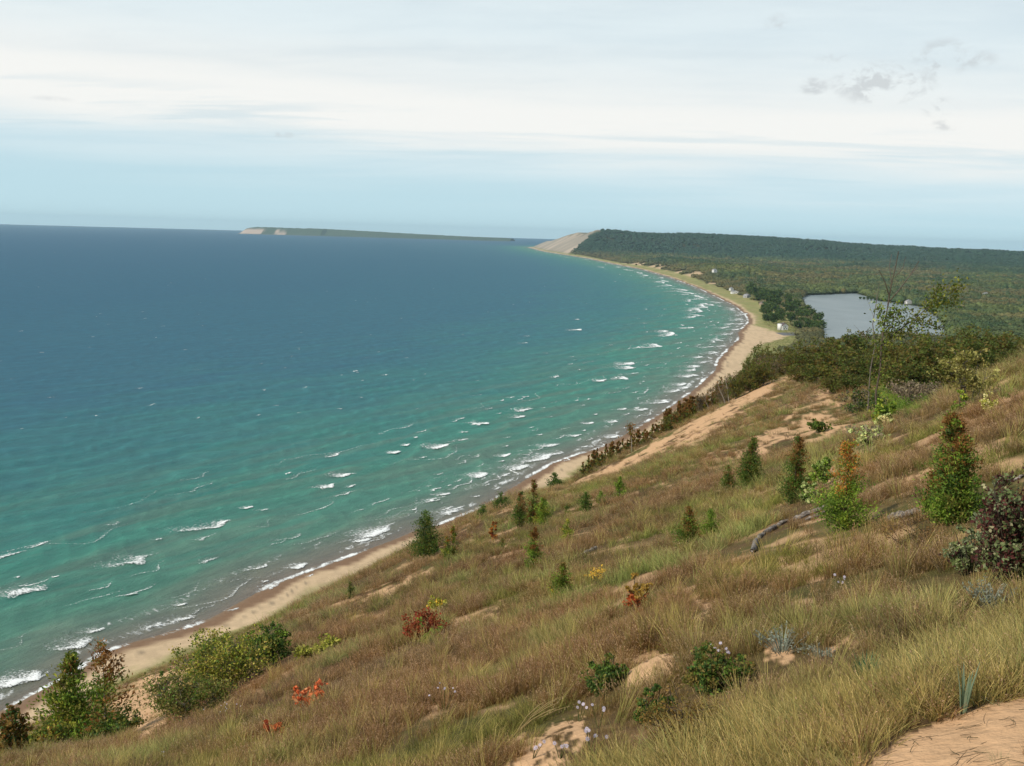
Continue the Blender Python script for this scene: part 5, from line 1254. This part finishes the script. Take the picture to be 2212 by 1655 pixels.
# dry stems and roots strewn over the sandy path
n = 520; R = np.random.default_rng(31); V_, Q_, C_ = [], [], []; cnt = 0
for i in range(n):
    u, v = R.uniform(1780, 2300), R.uniform(1470, 1760); P = onz(u, v, HC - 1.72); x1, y1 = P[0], P[1]
    m1, o1 = sand_mask(np.array([x1]), np.array([y1]), land_z(np.array([x1]), np.array([y1])))
    if m1[0] < .35 or (R.random() > .15 + 1.0 * (1 - min(o1[0], 1)) and R.random() > .22): continue
    a = R.uniform(0, 6.28); l = R.uniform(.012, .10); q = np.linspace(-.5, .5, 4); cv = R.normal(0, .25)
    X = x1 + np.cos(a + cv * q) * q * l; Y = y1 + np.sin(a + cv * q) * q * l; Z = land_z(X, Y) + .003 + np.abs(R.normal(0, .006)) + .02 * R.random() * (q + .5)
    v_, f_ = tube(np.c_[X, Y, Z], [.0012, .0014, .0012, .0006], 4); V_.append(v_); Q_.append(f_ + cnt); cnt += len(v_); C_.append(np.tile(np.array([(.22, .15, .09), (.28, .20, .12), (.17, .14, .07)][R.integers(3)]), (len(v_), 1)))
if V_: link('plant_litter', mesh_np('plant_litter', np.concatenate(V_), np.concatenate(Q_), np.concatenate(C_), None, False, M_LEAF), None, 'stuff', 'dry stems and rootlets strewn over the sandy path', 'litter')

# ------------------------------------------------------------------ the far island
def island():
    top = [(512, 492), (516, 487), (524, 484), (560, 484), (600, 486), (650, 487), (700, 489), (740, 492), (790, 495), (840, 498), (880, 501), (930, 504), (980, 507), (1030, 509.5), (1080, 511.5), (1100, 513)]
    Yd = 15500.0; q = np.linspace(0, 1, 260); us = 512 + q * (1100 - 512); vt_ = np.interp(us, [a for a, b in top], [b for a, b in top])
    X, Y, Z, C = [], [], [], []
    nd = 14
    for j in range(nd):
        b = j / (nd - 1)
        for i, (u, v) in enumerate(zip(us, vt_)):
            p = atY(u, v, Yd); h = max(p[2] - 2, 0) * .72
            prof = [0, .10, .55, .9, 1, 1, 1, .98, .96, .9, .8, .6, .3, -.02][j] if q[i] < .3 else [0, .02, .10, .45, .8, 1, 1, 1, .95, .9, .8, .6, .3, -.02][j]
            X.append(p[0] + (b - .0) * 90); Y.append(Yd + b * 1500); Z.append(h * prof - .3)
    X, Y, Z = map(np.array, (X, Y, Z)); qq = np.tile(q, nd); bb_ = np.repeat(np.linspace(0, 1, nd), len(q))
    cover = (fbm(X / 260, bb_ * 0 + 1, 201, 3)); Z = Z * (1 + (fbm(X / 60, Y / 60, 205, 3) - .5) * .16 * (Z > 15))
    C = np.tile(np.array([.055, .080, .045]), (len(X), 1)) * (.75 + .5 * fbm(X / 80, Y / 80, 207, 4))[:, None]
    cliff = sm(cover + .12 * (qq < .08) + (fbm(X / 70, Z / 14, 209, 3) - .5) * .6 - .003 * np.maximum(Z - 35, 0), .46, .62) * (bb_ < .2) * (Z > 2) * (qq < .17) * .95 + (bb_ < .05) * .2
    C = mixc(C, (.50, .38, .30), np.clip(cliff, 0, 1))
    n0 = len(q); i = (np.arange(nd - 1)[:, None] * n0 + np.arange(n0 - 1)[None]).ravel()
    link('island', mesh_np('island', np.c_[X, Y, Z], np.c_[i, i + n0, i + n0 + 1, i + 1][:, ::-1], C, None, True, M_LAND), kind='structure', label='long low wooded island with pale cliffs at its left end', cat='island')
island()

# ------------------------------------------------------------------ thin lake air
HAZE = 2.9e-5
if HAZE:
    mt = bpy.data.materials.new('haze'); mt.use_nodes = True; t = NT(mt.node_tree); t.n.clear(); o = t.new('ShaderNodeOutputMaterial')
    pv = t.new('ShaderNodeVolumePrincipled'); pv.inputs['Color'].default_value = (.62, .86, 1, 1); pv.inputs['Density'].default_value = HAZE; pv.inputs['Anisotropy'].default_value = .2
    t.l.new(pv.outputs[0], o.inputs['Volume'])
    v, f_ = boxm(-27600, 27600, -27600, 27600, -14, 260)
    link('haze', mesh_np('haze', np.array(v), np.array(f_), None, None, False, mt), kind='stuff')


# ------------------------------------------------------------------ grass of the slope
def tuft(seed, nb, h, spread, wid, c0, c1, bend=.35, head=None, hj=.3):
    R = np.random.default_rng(seed); V, Q, C = [], [], []
    for i in range(nb):
        a = R.uniform(0, 6.28); b0 = np.array([math.cos(a), math.sin(a), 0]) * spread * math.sqrt(R.random()); hh = h * R.uniform(1 - hj, 1)
        d = np.array([math.cos(a + R.normal(0, .6)), math.sin(a + R.normal(0, .6)), 0]) * R.uniform(.2, 1) * bend * hh + np.array([.10 * hh, .03 * hh, 0])
        pr = R.uniform(0, 6.28); w = np.array([math.cos(pr), math.sin(pr), 0]) * wid * R.uniform(.6, 1.3)
        q = [b0, b0 + d * .3 + np.array([0, 0, hh * .55]), b0 + d + np.array([0, 0, hh])]
        o = len(V); V += [q[0] - w, q[0] + w, q[1] + w * .8, q[1] - w * .8, q[2] + w * .25, q[2] - w * .25]
        Q += [[o, o + 1, o + 2, o + 3], [o + 3, o + 2, o + 4, o + 5]]
        f = 1 + R.normal(0, .22); ca = np.array(c0[R.integers(len(c0))]) * f; cb = np.array(c1[R.integers(len(c1))]) * f
        C += [ca, ca, (ca + cb) / 2, (ca + cb) / 2, cb, cb]
        if head and R.random() < head[0]:
            for j in range(head[2]):
                p = q[1] + (q[2] - q[1]) * R.uniform(.25, 1.05) + R.normal(0, head[1] * .5, 3); s = head[1] * R.uniform(.7, 1.4)
                e1 = (q[2] - q[1]) / np.linalg.norm(q[2] - q[1]) + R.normal(0, .35, 3); e1 /= np.linalg.norm(e1); e2 = np.cross(e1, R.normal(size=3)); e2 /= np.linalg.norm(e2) + 1e-9
                o = len(V); V += [p - e1 * s, p + e2 * s * .24, p + e1 * s, p - e2 * s * .24]; Q.append([o, o + 1, o + 2, o + 3]); cc = np.array(head[3]) * (1 + R.normal(0, .2)); C += [cc] * 4
    return np.array(V), np.array(Q), np.array(C)


tufts = [
    tuft(11, 34, .62, .10, .0030, [(.13, .09, .035), (.14, .075, .03)], [(.22, .135, .06), (.29, .20, .09), (.19, .10, .05)], .30, (.45, .014, 5, (.31, .21, .15))),
    tuft(12, 30, .55, .13, .0030, [(.12, .095, .035), (.14, .08, .035)], [(.24, .155, .07), (.32, .23, .11)], .45, (.45, .015, 5, (.28, .18, .13))),
    tuft(13, 26, .72, .08, .0034, [(.15, .16, .05), (.19, .165, .06)], [(.36, .28, .115), (.43, .34, .165), (.28, .235, .085)], .38),
    tuft(14, 24, .60, .12, .0036, [(.11, .14, .045), (.14, .16, .06)], [(.28, .25, .10), (.21, .21, .08), (.38, .30, .15)], .60),
    tuft(15, 30, .34, .16, .0040, [(.085, .10, .026), (.10, .10, .03)], [(.155, .16, .045), (.22, .185, .065)], .7),
    tuft(16, 26, .42, .20, .0034, [(.09, .065, .035), (.08, .06, .035)], [(.15, .11, .07), (.19, .135, .085), (.13, .075, .05)], .7, (.7, .014, 4, (.17, .12, .085))),
    tuft(17, 26, .46, .13, .0040, [(.12, .15, .075), (.13, .15, .09)], [(.22, .26, .16), (.27, .29, .18)], .8),
]


def grass_points(n, r0, r1, a0, a1, pw=1.0):
    q = rng.random(n); r = np.exp(math.log(r0) + (math.log(r1) - math.log(r0)) * q ** pw); a = np.radians(rng.uniform(a0, a1, n))
    return r * np.sin(a), r * np.cos(a), r


x, y, r = grass_points(190000, 2.3, 330, -37, 40, .95)
s_ = shore_s(x, y); z = land_z(x, y, s_)
k = (s_ > 24) & (z > 7.5)
x, y, r, s_, z = x[k], y[k], r[k], s_[k], z[k]
sm_, so_ = sand_mask(x, y, z)
tiny = sm(fbm(x / 1.1, y / 1.1, 91, 4) * .6 + fbm(x / 5, y / 5, 92, 3) * .4, .535, .63)
k = rng.random(len(x)) > np.maximum(np.clip(sm_ * 1.0, 0, .97), tiny * .55)
clump = fbm(x / .9, y / .9, 173, 3); clump2 = fbm(x / 3.5, y / 3.5, 174, 3)
k &= rng.random(len(x)) < (.07 + 1.0 * sm(clump * .55 + clump2 * .45, .38, .60)) * np.interp(r, [2, 5, 9], [.42, .60, 1])
low_ = np.ones(len(x))                                               # grass thins out round and just in front of each plant
for (ax, ay, ar, br) in AVOID:
    if math.hypot(ax, ay) > 130: continue
    k &= (x - ax) ** 2 + (y - ay) ** 2 > ar * ar
    q_ = math.hypot(ax, ay); fx0, fy0 = ax - ax / q_ * (br * .5 + .25), ay - ay / q_ * (br * .5 + .25)
    low_ = np.where((x - fx0) ** 2 + (y - fy0) ** 2 < (br + .2) ** 2, .30, low_)
x, y, r, s_, z, so_, clump, low_ = x[k], y[k], r[k], s_[k], z[k], so_[k], clump[k], low_[k]
n = len(x); u_, v_ = project(np.c_[x, y, z])
# the pale grass grows along the sandy path, lower right
pale = sm(v_ - (1725 - (u_ - 1000) * .34 + (fbm(x / .8, y / .8, 171, 3) - .5) * 170), -40, 60) * (r < 14)
ol = sm(fbm(x / 8, y / 8, 175, 4), .48, .62); rd = sm(fbm(x / 4.5 + 9, y / 4.5, 177, 4), .42, .60); gy = sm(fbm(x / 3, y / 3 + 5, 179, 3), .55, .66)
pt = fbm(x / 1.6 + 3, y / 1.6, 221, 3) + rng.normal(0, .035, n); pt2 = fbm(x / 2.4, y / 2.4 + 8, 223, 3) + rng.normal(0, .035, n)
idx = np.where(pt < .50, 0, 1)
nr = sm(r, 9, 26); idx = np.where(pt2 < .30 + .06 * nr, 3, idx); idx = np.where((pt2 > .62 - .06 * nr) & (ol > .2), 4, idx); idx = np.where(rng.random(n) < .45 * gy + .06, 5, idx)
tall = (rng.random(n) < .05) & (r < 45); idx = np.where(tall, 2, idx)
edge = sm(so_, .0, .35) * (r < 9) * (u_ > 1500)
thin = rng.random(n) < pale * .42; idx = np.where(rng.random(n) < pale * .80, np.where(rng.random(n) < .7, 2, 3), idx); idx = np.where(rng.random(n) < edge * .45 * pale, 6, idx)
sc0 = np.interp(r, [2, 6, 15, 40, 100, 330], [.34, .38, .46, .68, 1.05, 1.7]) * rng.uniform(.6, 1.2, n) * (.55 + .9 * clump) * low_
wx_ = (1 - .6 * np.clip(so_, 0, 1)) * sc0 * np.interp(r, [2, 8, 20, 60, 150, 330], [1.25, 1.5, 1.9, 2.5, 3.1, 3.9])
sc0 = sc0 * np.where(idx == 2, np.interp(r, [2, 6, 12], [1.0, 1.0, 1.0]), 1) * (1 - .45 * edge)
hol = hollow(x, y, z); idx = np.where(rng.random(n) < hol * .9, 4, idx)
tint = np.ones((n, 3)) * (1 + rng.normal(0, .14, (n, 1))).clip(.6, 1.5)
tn = fbm(x / 16, y / 16, 181, 4); tint = tint * (1.12 + .65 * tn)[:, None] * np.array([1.0, 1.0, .88])
tint = tint * mixc(np.ones((n, 3)), (1.05, .92, .88), rd * .6) * mixc(np.ones((n, 3)), (.90, 1.07, .84), ol * (.3 + .5 * nr))
sc0 = sc0 * (1 - .5 * np.clip(so_ * 1.5, 0, 1) * (r > 6)); sc0 = np.where(thin, sc0 * .55, sc0) * np.where(tall, 1.45, 1) * (1 - .34 * pale)
tl = np.interp(r, [2, 8, 20], [.27, .20, .14])
tint = tint * mixc(np.ones((n, 3)), (.72, 1.12, .55), hol)
rot = np.c_[rng.normal(0, 1, n) * tl, .08 + rng.normal(0, 1, n) * tl, rng.uniform(0, 6.28, n)]
scatter('dune_grass', tufts, np.c_[x, y, z - .03], rot, np.c_[wx_, wx_, sc0], idx, tint, M_GRASS, kind='stuff', label='brown and straw coloured grasses covering the bluff slope', cat='grass')

# thin grass on the low dunes behind the beach
n = 24000; yy = rng.uniform(200, 1700, n) ** 1.0; ss = rng.uniform(18, 95, n)
j = np.clip(np.searchsorted(SH[:, 1], yy) - 1, 0, len(SH) - 2); f_ = (yy - SH[j, 1]) / (SH[j + 1, 1] - SH[j, 1] + 1e-9)
tt = SH[j + 1] - SH[j]; tt /= np.linalg.norm(tt, axis=1)[:, None]; b = SH[j] + (SH[j + 1] - SH[j]) * f_[:, None]
x = b[:, 0] + tt[:, 1] * ss; y = b[:, 1] - tt[:, 0] * ss; s_ = shore_s(x, y); z = land_z(x, y, s_)
bw = np.interp(y, [0, 300, 420, 700, 1000, 1180, 1300, 1480], [21, 19, 13, 22, 26, 30, 62, 26])
k = (z < 9) & (s_ + (fbm(x / 12, y / 12, 95, 4) - .5) * 22 > bw + 1) & (s_ < forest_edge(y) + 8)
x, y, z = x[k], y[k], z[k]; n = len(x); w_ = rng.uniform(1.4, 3.2, n) * np.interp(y, [200, 1700], [1.4, 3.0])
scatter('beach_grass', [tufts[3], tufts[4]], np.c_[x, y, z - .02], np.c_[rng.normal(0, .1, (n, 2)), rng.uniform(0, 6.28, n)], np.c_[w_, w_, rng.uniform(.8, 1.3, n)],
        rng.integers(0, 2, n), np.ones((n, 3)) * np.array([1.05, 1.1, .9]) * (1 + rng.normal(0, .15, (n, 1))), M_GRASS, kind='stuff', label='yellow green beach grass on the low dunes behind the sand', cat='grass')
